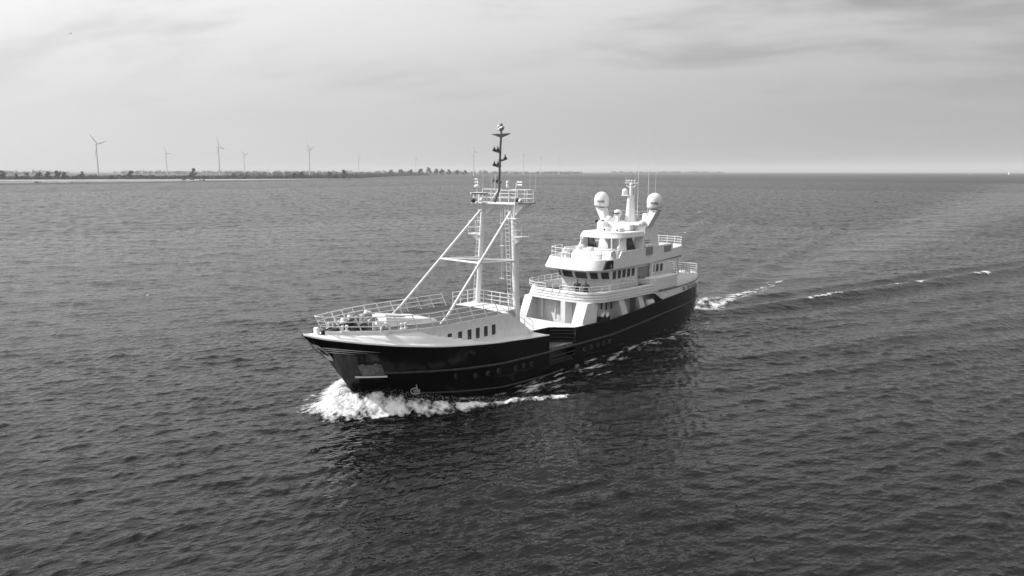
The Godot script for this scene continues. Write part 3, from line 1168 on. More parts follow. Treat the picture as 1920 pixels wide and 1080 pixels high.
	hexa(st, [Vector3(-5.6, 5.0, -1.1), Vector3(-9.7, 4.9, -1.5), Vector3(-9.7, 4.9, 1.5), Vector3(-5.6, 5.0, 1.1)], [Vector3(-5.75, 5.66, -0.9), Vector3(-9.6, 5.08, -1.4), Vector3(-9.6, 5.08, 1.4), Vector3(-5.75, 5.66, 0.9)])
	put("foredeck_casing", st, mat.white, o)
	st = st_new()
	hexa(st, [Vector3(-5.9, 5.64, -0.6), Vector3(-7.6, 5.42, -0.6), Vector3(-7.6, 5.42, 0.6), Vector3(-5.9, 5.64, 0.6)], [Vector3(-5.95, 5.76, -0.55), Vector3(-7.5, 5.52, -0.55), Vector3(-7.5, 5.52, 0.55), Vector3(-5.95, 5.76, 0.55)])
	put("skylight", st, mat.deck, o)
	# windlass: two drums with ribs between cheek plates, motor and brake wheel
	var wl := holder("windlass", o)
	var turn := Basis(Vector3.RIGHT, Vector3(0, 0, 1), Vector3(0, -1, 0))
	for z in [-0.75, 0.75]:
		st = st_new()
		lathe(st, Vector3(-4.6, 5.46, z), [[0.40, -0.34], [0.42, -0.30], [0.26, -0.27], [0.24, 0.27], [0.42, 0.30], [0.40, 0.34]], 18, turn)
		put("drum", st, mat.grey, wl)
		st = st_new()
		soft_box(st, Vector3(-4.6, 5.35, z * 1.75), Vector3(0.55, 0.62, 0.16), 0.06)
		put("cheek", st, mat.white, wl)
		st = st_new()
		lathe(st, Vector3(-4.6, 5.5, z * 2.05), [[0.20, -0.12], [0.14, 0.0], [0.20, 0.12], [0.0, 0.13]], 14, turn)
		put("warping_head", st, mat.white, wl)
		st = st_new()
		box(st, Vector3(-3.7, 5.24, z), Vector3(0.9, 0.22, 0.25))
		put("chain_stopper", st, mat.dark, wl)
		st = st_new()
		tube(st, [Vector3(-4.5, 5.6, z), Vector3(-3.8, 5.42, z * 0.95), Vector3(-2.6, 5.33, z * 0.6), Vector3(-1.9, 5.30, z * 0.3)], 0.045, 6)
		put("chain", st, mat.dark, wl)
	st = st_new()
	soft_box(st, Vector3(-4.75, 5.62, 0), Vector3(0.8, 0.7, 0.55), 0.1)
	put("gearbox", st, mat.grey, wl)
	st = st_new()
	lathe(st, Vector3(-4.95, 5.95, 0.05), [[0.17, -0.22], [0.17, 0.2], [0.0, 0.24]], 12, Basis(Vector3(0, 0, 1), Vector3(0.9, 0.3, 0), Vector3(-0.3, 0.9, 0)))
	put("motor", st, mat.white, wl)
	# smaller fittings on the foredeck
	for p in [[-2.6, 0.75], [-2.6, -0.75], [-6.3, 2.0], [-6.3, -2.0], [-3.4, 0.9]]:
		var b := holder("bollard", o)
		for dx in [-0.16, 0.16]:
			st = st_new()
			lathe(st, Vector3(p[0] + dx, table(DECK_Y, p[0]), p[1]), [[0.10, 0.0], [0.08, 0.04], [0.08, 0.30], [0.11, 0.33], [0.10, 0.38], [0.0, 0.39]], 12)
			put("post", st, mat.white, b)
		st = st_new()
		box(st, Vector3(p[0], table(DECK_Y, p[0]) + 0.02, p[1]), Vector3(0.62, 0.04, 0.26))
		put("base", st, mat.white, b)
	for p in [[-3.1, 0.2], [-5.2, 1.6], [-3.9, 1.3]]:
		st = st_new()
		lathe(st, Vector3(p[0], table(DECK_Y, p[0]), p[1]), [[0.09, 0.0], [0.09, 0.32], [0.20, 0.34], [0.22, 0.40], [0.14, 0.50], [0.0, 0.54]], 14)
		put("mushroom_vent", st, mat.white, o)
	for p in [[-2.2, -0.1], [-2.9, -0.45]]:
		st = st_new()
		soft_box(st, Vector3(p[0], 5.26, p[1]), Vector3(0.6, 0.12, 0.35), 0.03)
		put("deck_hatch", st, mat.dark, o)
	for p in [[-16.5, -3.9], [-16.9, 3.9]]:
		var b := holder("side_bollard", o)
		for dx in [-0.18, 0.18]:
			st = st_new()
			lathe(st, Vector3(p[0] + dx, 3.05, p[1]), [[0.11, 0.0], [0.09, 0.04], [0.09, 0.36], [0.12, 0.40], [0.0, 0.44]], 12)
			put("post", st, mat.white, b)

func build_mast() -> void:
	var o := holder("goalpost_mast", ship)
	var foot := Vector3(-17.1, 4.86, 2.15)
	var head := Vector3(-17.25, 12.75, 1.62)
	for s in [-1.0, 1.0]:
		var a := foot * Vector3(1, 1, s)
		var b := head * Vector3(1, 1, s)
		if s < 0:
			a.y = 3.0
			a.z = -1.92
			a.x = -17.3
		var st := st_new()
		tube(st, [a, a.lerp(b, 0.25), a.lerp(b, 0.5), a.lerp(b, 0.75), b], 0.27 if s < 0 else 0.19, 18, 0.24 if s < 0 else 0.19)
		var leg := put("leg", st, mat.white, o)
		# ladder standing off the leg, on its inner fore side
		var off := Vector3(0.45, 0, -0.32 * s) if s < 0 else Vector3(0.42, 0, -0.1)
		var side := Vector3(0.0, 0, 0.19)
		var lad := holder("ladder", o)
		for k in [-1.0, 1.0]:
			st = st_new()
			tube(st, [a + off + side * k + Vector3(0, 1.95 if s < 0 else 0.1, 0), b + off + side * k], 0.022, 5)
			put("stile", st, mat.white, lad)
		for i in 24:
			var t := lerpf(0.22 if s < 0 else 0.03, 0.98, i / 23.0)
			var p := a.lerp(b, t) + off
			st = st_new()
			tube(st, [p - side, p + side], 0.016, 5)
			put("rung", st, mat.white, lad)
		# brace down to the foredeck with a forked foot
		var top := Vector3(-17.0, 12.25, 1.60 * s)
		var low := Vector3(-9.55, 5.35, 2.58 * s)
		st = st_new()
		tube(st, [top, low], 0.10, 10)
		put("brace", st, mat.white, o)
		st = st_new()
		tube(st, [low + Vector3(-0.55, 0.5, -0.05 * s), Vector3(-8.95, 4.98, 2.62 * s)], 0.07, 8)
		put("brace_foot", st, mat.white, o)
		st = st_new()
		tube(st, [low, Vector3(-9.75, 4.93, 2.45 * s)], 0.05, 8)
		put("brace_foot", st, mat.white, o)
		# working basket on the outer side
		var bk := holder("work_basket", o)
		var c := Vector3(-17.2, 10.35, 2.45 * s)
		st = st_new()
		box(st, c, Vector3(0.85, 0.06, 0.85))
		put("grating", st, mat.white, bk)
		for e in [[-0.4, -0.4], [-0.4, 0.4], [0.4, -0.4], [0.4, 0.4]]:
			st = st_new()
			tube(st, [c + Vector3(e[0], 0, e[1]), c + Vector3(e[0], 1.0, e[1])], 0.02, 5)
			put("post", st, mat.white, bk)
		for y in [0.5, 1.0]:
			st = st_new()
			tube(st, [c + Vector3(-0.4, y, -0.4), c + Vector3(-0.4, y, 0.4), c + Vector3(0.4, y, 0.4), c + Vector3(0.4, y, -0.4)], 0.018, 5, -1.0, true)
			put("rail_bar", st, mat.white, bk)
		st = st_new()
		hexa(st, [c + Vector3(-0.08, -0.75, -0.78 * s), c + Vector3(0.08, -0.75, -0.78 * s), c + Vector3(0.08, -0.72, -0.70 * s), c + Vector3(-0.08, -0.72, -0.70 * s)], [c + Vector3(-0.3, -0.03, -0.6 * s), c + Vector3(0.3, -0.03, -0.6 * s), c + Vector3(0.3, -0.03, 0.4 * s), c + Vector3(-0.3, -0.03, 0.4 * s)])
		put("bracket", st, mat.white, bk)
		st = st_new()
		tube(st, [b + Vector3(0, -0.9, -0.1 * s), b + Vector3(-0.1, -0.1, -1.15 * s)], 0.1, 8)
		tag(leg, "", "")
		put("knee", st, mat.white, o)
	# frame half way up
	var j := 0.514
	var jp := Vector3(-17.0, 12.25, -1.6).lerp(Vector3(-9.55, 5.35, -2.58), j)
	var js := Vector3(jp.x, jp.y, -jp.z)
	for e in [[js, jp, 0.085], [js, Vector3(-17.2, 8.5, 1.9), 0.075], [jp, Vector3(-17.25, 8.5, -1.75), 0.075], [js, Vector3(-17.25, 8.55, -1.72), 0.07]]:
		var st := st_new()
		tube(st, [e[0], e[1]], e[2], 10)
		put("cross_tube", st, mat.white, o)
	# bridge platform on top
	var st := st_new()
	soft_box(st, Vector3(-17.2, 12.80, 0), Vector3(1.3, 0.10, 4.6), 0.03)
	var plat := put("top_platform", st, mat.white, o)
	tag(plat, "", "")
	st = st_new()
	box(st, Vector3(-17.3, 12.85, -2.8), Vector3(1.1, 0.08, 0.95))
	put("top_wing", st, mat.grey, o)
	st = st_new()
	hexa(st, [Vector3(-17.6, 11.7, -1.7), Vector3(-17.0, 11.7, -1.7), Vector3(-17.0, 11.75, -1.8), Vector3(-17.6, 11.75, -1.8)], [Vector3(-17.7, 12.8, -1.8), Vector3(-16.9, 12.8, -1.8), Vector3(-16.9, 12.8, -3.1), Vector3(-17.7, 12.8, -3.1)])
	put("wing_bracket", st, mat.white, o)
	railing("top_rail", o, [Vector3(-17.85, 12.86, 2.3), Vector3(-17.85, 12.86, -3.2), Vector3(-16.75, 12.86, -3.2)], 0.95, 3, 0.95, Vector3.ZERO, 0.03)
	railing("top_rail", o, [Vector3(-17.85, 12.86, 2.3), Vector3(-16.6, 12.86, 2.3), Vector3(-16.6, 12.86, 0.6)], 0.7, 2, 0.95, Vector3.ZERO, 0.024)
	railing("top_rail", o, [Vector3(-16.6, 12.86, -0.9), Vector3(-16.6, 12.86, -2.6)], 0.9, 2, 0.9, Vector3.ZERO, 0.024)
	# topmast
	st = st_new()
	tube(st, [Vector3(-17.0, 12.85, 0.1), Vector3(-17.36, 13.8, 0.0), Vector3(-17.4, 15.0, 0), Vector3(-17.5, 17.0, 0), Vector3(-17.6, 18.0, 0)], 0.095, 10, 0.08)
	put("topmast", st, mat.mastgrey, o)
	st = st_new()
	tube(st, [Vector3(-16.7, 12.86, 0.35), Vector3(-17.3, 13.75, 0.05)], 0.05, 6)
	put("mast_stay", st, mat.white, o)
	st = st_new()
	tube(st, [Vector3(-17.2, 13.7, 0.28), Vector3(-17.22, 14.9, 0.28)], 0.035, 6)
	put("cable_pipe", st, mat.white, o)
	for e in [[14.42, 1.0], [15.62, 1.0], [16.08, -1.0], [16.72, 1.0]]:
		var br := holder("lamp_bracket", o)
		var x := -17.45
		st = st_new()
		hexa(st, [Vector3(x + 0.06, e[0] - 0.18, 0.0), Vector3(x - 0.06, e[0] - 0.18, 0.0), Vector3(x - 0.06, e[0] - 0.16, 0.15 * e[1]), Vector3(x + 0.06, e[0] - 0.16, 0.15 * e[1])], [Vector3(x + 0.14, e[0], -0.05 * e[1]), Vector3(x - 0.14, e[0], -0.05 * e[1]), Vector3(x - 0.14, e[0], 0.72 * e[1]), Vector3(x + 0.14, e[0], 0.72 * e[1])])
		put("shelf", st, mat.mastgrey, br)
		for z in ([0.22, 0.60] if e[1] > 0 else [-0.55]):
			st = st_new()
			lathe(st, Vector3(x, e[0], z), [[0.13, 0.0], [0.15, 0.04], [0.13, 0.12], [0.07, 0.20], [0.03, 0.30], [0.015, 0.38], [0.0, 0.39]], 12)
			put("navigation_lamp", st, mat.dark, br)
	st = st_new()
	hexa(st, [Vector3(-17.68, 17.72, -0.08), Vector3(-17.68, 17.72, 0.08), Vector3(-17.48, 17.72, 0.08), Vector3(-17.48, 17.72, -0.08)], [Vector3(-17.75, 17.98, -0.9), Vector3(-17.75, 17.98, 0.9), Vector3(-17.4, 17.98, 0.9), Vector3(-17.4, 17.98, -0.9)])
	put("crosstree", st, mat.mastgrey, o)
	var top := holder("masthead_lamp_cluster", o)
	for e in [[0.0, 18.35, 0.0, 0.20, "silver"], [0.1, 18.52, 0.16, 0.13, "white"], [0.05, 18.42, -0.19, 0.15, "silver"], [-0.05, 18.66, 0.05, 0.13, "grey"], [0.12, 18.3, 0.08, 0.12, "white"]]:
		st = st_new()
		var r: float = e[3]
		lathe(st, Vector3(-17.6 + e[0], e[1], e[2]), [[0.0, -r], [r * 0.7, -r * 0.7], [r, 0.0], [r * 0.7, r * 0.7], [0.0, r]], 12)
		put("lamp", st, mat[e[4]], top)
	st = st_new()
	tube(st, [Vector3(-17.6, 17.9, 0), Vector3(-17.6, 18.3, 0)], 0.08, 8)
	put("socket", st, mat.steel, top)
	# radar bars, lamps and horns on the platform
	st = st_new()
	bar(st, Vector3(-16.4, 13.5, 1.95), Vector3(-16.4, 13.5, 0.35), 0.16, 0.10)
	var ra := put("radar_scanner", st, mat.dark, o)
	st = st_new()
	tube(st, [Vector3(-16.4, 12.86, 1.15), Vector3(-16.4, 13.46, 1.15)], 0.11, 8)
	put("pedestal", st, mat.white, ra)
	st = st_new()
	lathe(st, Vector3(-16.4, 13.5, 2.05), [[0.09, -0.07], [0.11, 0.0], [0.09, 0.07], [0.0, 0.08]], 10)
	put("end_cap", st, mat.white, ra)
	st = st_new()
	lathe(st, Vector3(-17.0, 13.95, 2.05), [[0.20, 0.0], [0.24, 0.05], [0.22, 0.14], [0.12, 0.22], [0.0, 0.24]], 14)
	var gps := put("mushroom_antenna", st, mat.white, o)
	st = st_new()
	tube(st, [Vector3(-17.0, 13.1, 2.05), Vector3(-17.0, 13.96, 2.05)], 0.03, 6)
	put("stalk", st, mat.white, gps)
	for e in [[Vector3(-17.0, 14.35, 2.3), Vector3(-17.0, 14.35, 1.9)], [Vector3(-17.0, 14.58, 2.3), Vector3(-17.0, 14.58, 1.95)]]:
		st = st_new()
		tube(st, e, 0.05, 6)
		put("horn", st, mat.white, o)
	st = st_new()
	tube(st, [Vector3(-17.0, 14.15, 1.95), Vector3(-17.0, 14.6, 1.95)], 0.03, 6)
	put("horn_post", st, mat.white, o)
	st = st_new()
	tube(st, [Vector3(-16.5, 11.75, -2.35), Vector3(-16.75, 14.35, -2.4), Vector3(-16.75, 14.4, -2.75)], 0.055, 6)
	put("davit", st, mat.white, o)
	for y in [14.38, 14.18]:
		st = st_new()
		tube(st, [Vector3(-16.75, y, -2.45), Vector3(-16.75, y, -2.95)], 0.06, 8)
		put("floodlight", st, mat.white, o)
	st = st_new()
	box(st, Vector3(-16.4, 11.75, -2.4), Vector3(0.5, 0.06, 0.9))
	put("davit_step", st, mat.white, o)
	st = st_new()
	lathe(st, Vector3(-17.3, 13.95, -0.95), [[0.10, 0.0], [0.13, 0.05], [0.13, 0.25], [0.10, 0.3], [0.14, 0.36], [0.12, 0.5], [0.0, 0.54]], 12)
	put("lantern", st, mat.white, o)
	for e in [[Vector3(-16.3, 12.95, 1.75), 0.16, "dark"], [Vector3(-16.4, 13.05, 0.9), 0.15, "white"], [Vector3(-16.6, 13.1, -2.6), 0.15, "dark"], [Vector3(-16.5, 13.05, -3.0), 0.15, "white"]]:
		st = st_new()
		var rr: float = e[1]
		lathe(st, e[0], [[0.0, -rr], [rr, -rr * 0.6], [rr, rr * 0.5], [rr * 0.6, rr], [0.0, rr]], 12, Basis(Vector3(0, 0, 1), Vector3(1, 0.2, 0), Vector3(-0.2, 1, 0)))
		put("searchlight", st, mat[e[2]], o)
	for e in [[2.2, 17.0], [1.3, 16.3], [-2.75, 16.6], [-3.3, 16.4]]:
		st = st_new()
		tube(st, [Vector3(-17.8, 13.7, e[0]), Vector3(-17.85, e[1] - 0.4, e[0])], 0.014, 5, 0.008)
		put("whip_antenna", st, mat.white, o)
	# cargo cable ladder hanging free in the middle
	for z in [0.0, -0.16]:
		st = st_new()
		tube(st, [Vector3(-16.9, 12.8, -0.62 + z), Vector3(-16.95, 7.1, -0.62 + z)], 0.02 if z == 0.0 else 0.012, 5)
		put("hanging_guide", st, mat.white, o)
	for y in [11.3, 9.6, 7.1]:
		st = st_new()
		tube(st, [Vector3(-16.93, y, -0.45), Vector3(-16.93, y, -0.95)], 0.025, 5)
		put("guide_bracket", st, mat.white, o)

# closed outline round the upper deck, from the front's centre to starboard, aft and back along port
func deck_ring(front: float, grow: float) -> Array:
	var half := []
	for z in [0.0, 0.8, 1.6, 2.3, 2.8, 3.2, 3.5, 3.72, 3.88, 3.98]:
		half.append(Vector2(front - 1.7 * pow(z / 3.98, 5.0), z + grow * z / 3.98))
	for x in [-25.9, -26.6, -27.5, -28.5, -29.5, -30.5, -31.5, -32.3, -32.8, -33.2, -33.6, -34.0, -34.4, -34.8, -35.3, -36.0, -37.0, -38.0, -39.0, -40.0, -41.0, -42.0, -43.0, -44.0, -44.8, -45.4, -45.8, -46.05, -46.2]:
		half.append(Vector2(x, maxf(0.0, minf(half_beam(x, 4.0) - 0.03, 3.98 + clampf((-25.7 - x) * 0.1, 0.0, 0.24)) + grow)))
	var out := half.duplicate()
	for i in range(half.size() - 2, 0, -1):
		out.append(Vector2(half[i].x, -half[i].y))
	return out

func band_drop(x: float) -> float:
	return smoothstep(-32.6, -34.6, x)

func build_aft_house() -> void:
	# ---- main deck level
	var o := holder("deckhouse", ship)
	var st := st_new()
	box(st, Vector3(-30.6, 3.2, 0), Vector3(11.4, 2.6, 6.0))
	var wall := put("house_wall", st, mat.white, o)
	tag(wall, "", "")
	for s in [-1.0, 1.0]:
		for e in [[-25.25, 3.86, 0.86], [-25.9, 3.88, 0.8], [-26.55, 4.0, 0.62], [-27.25, 3.92, 0.74], [-27.95, 3.92, 0.72]]:
			window(wall, Vector3(e[0], e[1], 3.003 * s), Vector3(s, 0, 0), Vector3.UP, 0.26, e[2], 0.03)
		st = st_new()
		soft_box(st, Vector3(-31.2, 3.3, 3.02 * s), Vector3(0.85, 2.0, 0.08), 0.02)
		var door := put("side_door", st, mat.grey, o)
		st = st_new()
		tube(st, [Vector3(-30.9, 3.2, 3.1 * s), Vector3(-30.9, 3.5, 3.1 * s)], 0.02, 5)
		put("handle", st, mat.steel, door)
		# flared corner piers at the front
		st = st_new()
		hexa(st, [Vector3(-22.75, 1.9, 2.50 * s), Vector3(-24.9, 1.9, 2.75 * s), Vector3(-24.9, 1.9, 3.65 * s), Vector3(-22.95, 1.9, 3.45 * s)], [Vector3(-23.95, 4.52, 2.45 * s), Vector3(-25.3, 4.52, 2.7 * s), Vector3(-25.3, 4.52, 3.6 * s), Vector3(-24.1, 4.52, 3.45 * s)])
		put("corner_pier", st, mat.white, o)
		# raked struts between the side openings
		for e in [[-27.4, -28.15, -28.1, -28.95], [-30.2, -30.85, -30.95, -31.75]]:
			st = st_new()
			var zb := half_beam(e[0], 4.0) - 0.1
			hexa(st, [Vector3(e[2], 3.0, zb * s), Vector3(e[3], 3.0, zb * s), Vector3(e[3], 3.0, (zb - 0.25) * s), Vector3(e[2], 3.0, (zb - 0.25) * s)], [Vector3(e[0], 4.55, zb * s), Vector3(e[1], 4.55, zb * s), Vector3(e[1], 4.55, (zb - 0.25) * s), Vector3(e[0], 4.55, (zb - 0.25) * s)])
			put("strut", st, mat.white, o)
		# white drum of a life raft in the last opening
		st = st_new()
		lathe(st, Vector3(-32.55, 3.62, 3.85 * s), [[0.0, -0.5], [0.25, -0.49], [0.31, -0.42], [0.31, -0.12], [0.29, -0.1], [0.29, 0.1], [0.31, 0.12], [0.31, 0.42], [0.25, 0.49], [0.0, 0.5]], 18, Basis(Vector3(0, 1, 0), Vector3(-1, 0, 0), Vector3(0, 0, 1)))
		put("liferaft_canister", st, mat.white, o)
	# front: recess, door, posts
	st = st_new()
	box(st, Vector3(-24.88, 3.5, -0.35), Vector3(0.06, 1.95, 0.85))
	put("front_door", st, mat.dark, o)
	st = st_new()
	box(st, Vector3(-24.3, 3.55, -1.05), Vector3(0.9, 1.95, 0.5))
	put("locker", st, mat.white, o)
	for z in [0.35, 1.9]:
		st = st_new()
		tube(st, [Vector3(-24.6, 2.7, z), Vector3(-24.6, 4.5, z)], 0.09, 10)
		put("post", st, mat.white, o)
	# white tiers before the front
	for e in [[-22.50, 2.88, 0.32], [-22.20, 2.53, 0.32], [-21.90, 2.18, 0.32]]:
		st = st_new()
		var z1: float = -2.2
		hexa(st, [Vector3(e[0], e[1] - e[2], z1), Vector3(-22.85, e[1] - e[2], z1), Vector3(-22.85, e[1] - e[2], 3.7), Vector3(e[0], e[1] - e[2], 3.7)], [Vector3(e[0] - 0.05, e[1], z1), Vector3(-22.85, e[1], z1), Vector3(-22.85, e[1], 3.7), Vector3(e[0] - 0.05, e[1], 3.7)])
		put("front_tier", st, mat.white, o)
	st = st_new()
	hexa(st, [Vector3(-22.2, 2.3, -2.2), Vector3(-22.9, 2.3, -2.2), Vector3(-23.2, 2.3, -3.9), Vector3(-22.1, 2.3, -3.9)], [Vector3(-22.4, 2.92, -2.2), Vector3(-22.9, 2.92, -2.2), Vector3(-23.2, 2.98, -3.9), Vector3(-22.3, 2.98, -3.9)])
	put("front_tier", st, mat.white, o)

	# ---- upper deck
	var u := holder("upper_deck", ship)
	var ring := deck_ring(-23.95, 0.0)
	var plan := PackedVector2Array(ring)
	st = st_new()
	slab(st, plan, 4.48, 4.58)
	put("deck_plate", st, mat.teak, u)
	# ribbed bulwark band: three grooves, dipping to the black plating aft
	var prof := [[0.0, -0.14], [0.05, -0.02], [0.21, 0.0], [0.22, -0.11], [0.29, -0.11], [0.30, 0.0], [0.45, 0.0], [0.46, -0.11], [0.53, -0.11], [0.54, 0.0], [0.69, 0.0], [0.70, -0.11], [0.77, -0.11], [0.78, 0.0], [0.94, 0.0], [1.0, -0.04], [1.0, -0.14]]
	var rows := []
	for p in prof:
		var r := deck_ring(-23.85 + p[1] - 0.30 * p[0], p[1] + 0.06 - 0.14 * p[0])
		var row := PackedVector3Array()
		for q in r:
			var low := lerpf(4.46, table(SHEER_AFT, q.x) - 0.02, band_drop(q.x))
			row.append(Vector3(q.x, low + p[0] * 0.88, q.y))
		rows.append(row)
	st = st_new()
	grid(st, rows, true, -2)
	put("bulwark_band", st, mat.white, u)
	# plain plating above the dipped band
	st = st_new()
	rows = []
	for k in 3:
		var row := PackedVector3Array()
		for q in deck_ring(-23.95, -0.05 - (0.1 if k == 2 else 0.0)):
			if q.x < -32.4:
				var top := table([[-32.4, 5.30], [-33.0, 5.80], [-36.0, 5.72], [-40.6, 5.48], [-44.0, 4.95], [-46.2, 4.75]], q.x)
				var low := lerpf(5.3, 4.4, band_drop(q.x))
				row.append(Vector3(q.x, low if k == 0 else top, q.y))
		rows.append(row)
	grid(st, rows, false, 0)
	put("after_bulwark", st, mat.white, u)
	for s in [-1.0, 1.0]:
		# rounded locker built out from the bulwark
		st = st_new()
		var lk := []
		for y in [4.62, 4.72, 5.30, 5.31, 5.34, 5.35, 5.78, 5.84]:
			var ring2 := PackedVector3Array()
			var ins := 0.08 if y < 4.65 or y > 5.8 else (0.025 if y > 5.305 and y < 5.345 else 0.0)
			for e in [[-32.4, 3.4], [-32.42, 3.7], [-32.55, 3.95], [-32.8, 4.1], [-33.2, 4.2], [-34.0, 4.24], [-35.5, 4.18], [-36.8, 4.06], [-37.0, 3.98], [-37.0, 3.4]]:
				ring2.append(Vector3(e[0] - (ins if e[0] > -33.0 else -ins), y, (e[1] - ins) * s))
			lk.append(ring2)
		grid(st, lk, true, -2)
		cap(st, lk[7])
		put("side_locker", st, mat.white, u)
		for x in [-38.2, -39.3, -40.3, -41.3]:
			st = st_new()
			var z := half_beam(x, 4.0) + 0.0
			var b := Basis.looking_at(Vector3(half_beam(x - 0.4, 4.0) - half_beam(x + 0.4, 4.0), 0, -0.8 * s)) if true else Basis()
			box(st, Vector3(x - 0.25, 4.22, (z - 0.02) * s), Vector3(0.40, 0.34, 0.06), b)
			put("freeing_port", st, mat.grey, u)
	# rails over the band and round the stern
	var path := []
	for q in deck_ring(-23.95 + 0.2, -0.12):
		if q.x > -32.4 and q.y <= 0.001:
			path.append(Vector3(q.x, 5.34, q.y))
	var path2 := []
	for q in deck_ring(-23.95 + 0.2, -0.12):
		if q.x > -32.4 and q.y > 0.001:
			path2.append(Vector3(q.x, 5.34, q.y))
	railing("upper_rail", u, path2, 0.48, 2, 0.95, Vector3(0.0, 0, 0), 0.03)
	path2.reverse()
	railing("upper_rail", u, path, 0.48, 2, 0.95, Vector3(0.0, 0, 0), 0.03)
	path = []
	for q in deck_ring(-23.95, -0.12):
		if q.x < -36.8:
			path.append(Vector3(q.x, table([[-33.0, 5.80], [-36.0, 5.72], [-40.6, 5.48], [-44.0, 4.95], [-46.2, 4.75]], q.x) - 0.02, q.y))
	railing("stern_rail", u, path, 0.92, 4, 1.1, Vector3.ZERO, 0.03)
	# seats and fenders at the stern
	for e in [[-42.4, -1.6, 1.3, 0.9], [-43.6, -0.6, 0.9, 0.9], [-42.2, 1.2, 1.3, 0.9]]:
		st = st_new()
		soft_box(st, Vector3(e[0], 4.85, e[1]), Vector3(e[2], 0.55, e[3]), 0.12)
		put("deck_seat", st, mat.white, u)
	st = st_new()
	soft_box(st, Vector3(-39.5, 4.95, -0.6), Vector3(1.6, 0.75, 1.6), 0.1)
	put("deck_table", st, mat.grey, u)

	# ---- wheelhouse
	var w := holder("wheelhouse", ship)
	var half := [[-26.78, 0.0], [-26.92, 1.45], [-27.38, 2.25], [-28.15, 2.78], [-29.0, 2.79], [-32.0, 2.79], [-37.6, 2.70]]
	rows = []
	for lay in [[4.56, -0.75], [5.0, -0.55], [5.8, -0.3], [6.02, -0.12], [6.06, 0.0], [6.8, 0.32], [7.0, 0.36]]:
		var row := PackedVector3Array()
		for k in range(half.size() - 1, 0, -1):
			row.append(Vector3(half[k][0] + (lay[1] * [1.0, 1.0, 0.85, 0.45][k] if k < 4 else 0.0), lay[0], -half[k][1]))
		for k in half.size():
			row.append(Vector3(half[k][0] + (lay[1] * [1.0, 1.0, 0.85, 0.45][k] if k < 4 else 0.0), lay[0], half[k][1]))
		rows.append(row)
	st = st_new()
	grid(st, rows, true, -1)
	var house := put("wall", st, mat.white, w)
	# big raked windows on each facet of the front, then smaller ones down the sides
	var top_row: PackedVector3Array = rows[5]
	var low_row: PackedVector3Array = rows[4]
	var mid := half.size() - 1
	for k in range(mid - 3, mid + 3):
		facet_window(house, low_row[k], low_row[k + 1], top_row[k], top_row[k + 1], 0.06, 0.06, 0.84)
	for s in [-1.0, 1.0]:
		for e in [[-28.62, 0.52], [-29.35, 0.50], [-30.05, 0.50], [-30.75, 0.50], [-31.45, 0.50], [-34.75, 0.46], [-35.45, 0.46], [-36.15, 0.46]]:
			window(house, Vector3(e[0], 6.38, 2.793 * s - (0.05 * s if e[0] < -34.0 else 0.0)), Vector3(s, 0, 0), Vector3.UP, e[1], 0.70, 0.05, -0.08 * s)
		st = st_new()
		soft_box(st, Vector3(-33.1, 5.65, 2.76 * s), Vector3(1.9, 2.1, 0.1), 0.03)
		var dr := put("side_door", st, mat.grey, w)
		st = st_new()
		tube(st, [Vector3(-32.4, 5.4, 2.85 * s), Vector3(-32.4, 5.9, 2.85 * s)], 0.02, 5)
		put("handle", st, mat.steel, dr)
		st = st_new()
		bar(st, Vector3(-33.9, 4.6, 3.0 * s), Vector3(-34.1, 6.98, 3.05 * s), 0.2, 0.32)
		put("door_pillar", st, mat.white, w)
		for x in [-37.2, -39.4]:
			st = st_new()
			bar(st, Vector3(x - 0.35, 4.6, 2.5 * s), Vector3(x, 7.0, 2.5 * s), 0.1, 0.14)
			put("overhang_post", st, mat.white, w)

	# ---- sun deck over the wheelhouse
	var sd := holder("sun_deck", ship)
	var outline := func(front: float, g: float) -> Array:
		var h := []
		for z in [0.0, 0.7, 1.4, 2.0, 2.4, 2.7, 2.95, 3.1, 3.17]:
			h.append(Vector2(front - 0.25 * pow(z / 3.17, 2.0) - 1.1 * pow(z / 3.17, 7.0), z * (1.0 + g / 3.17)))
		for e in [[-27.6, 3.2], [-28.6, 3.2], [-30.0, 3.16], [-32.0, 3.08], [-34.0, 2.98], [-36.0, 2.84], [-38.0, 2.68], [-39.5, 2.52], [-40.6, 2.3], [-41.1, 2.0], [-41.35, 1.5], [-41.45, 0.8], [-41.5, 0.0]]:
			h.append(Vector2(e[0], maxf(0.0, e[1] + g) if e[1] > 0 else 0.0))
		var out := h.duplicate()
		for i in range(h.size() - 2, 0, -1):
			out.append(Vector2(h[i].x, -h[i].y))
		return out
	var rise := func(x: float) -> float: return maxf(0.0, -30.0 - x) * 0.02
	rows = []
	for lay in [[6.93, 0.05, -0.30], [6.93, 0.30, 0.0], [7.0, 0.30, 0.02], [7.80, -0.28, 0.0], [7.84, -0.34, -0.05], [7.83, -0.44, -0.12], [7.45, -0.40, -0.12]]:
		var row := PackedVector3Array()
		for q in outline.call(-25.7 + lay[1], lay[2]):
			row.append(Vector3(q.x, lay[0] + rise.call(q.x), q.y))
		rows.append(row)
	st = st_new()
	grid(st, rows, true, -2)
	put("brow", st, mat.white, sd)
	st = st_new()
	slab(st, PackedVector2Array(outline.call(-25.9, -0.1)), 7.40, 7.48)
	slab(st, PackedVector2Array(outline.call(-25.5, -0.02)), 6.95, 7.02)
	put("deck_plate", st, mat.deck, sd)
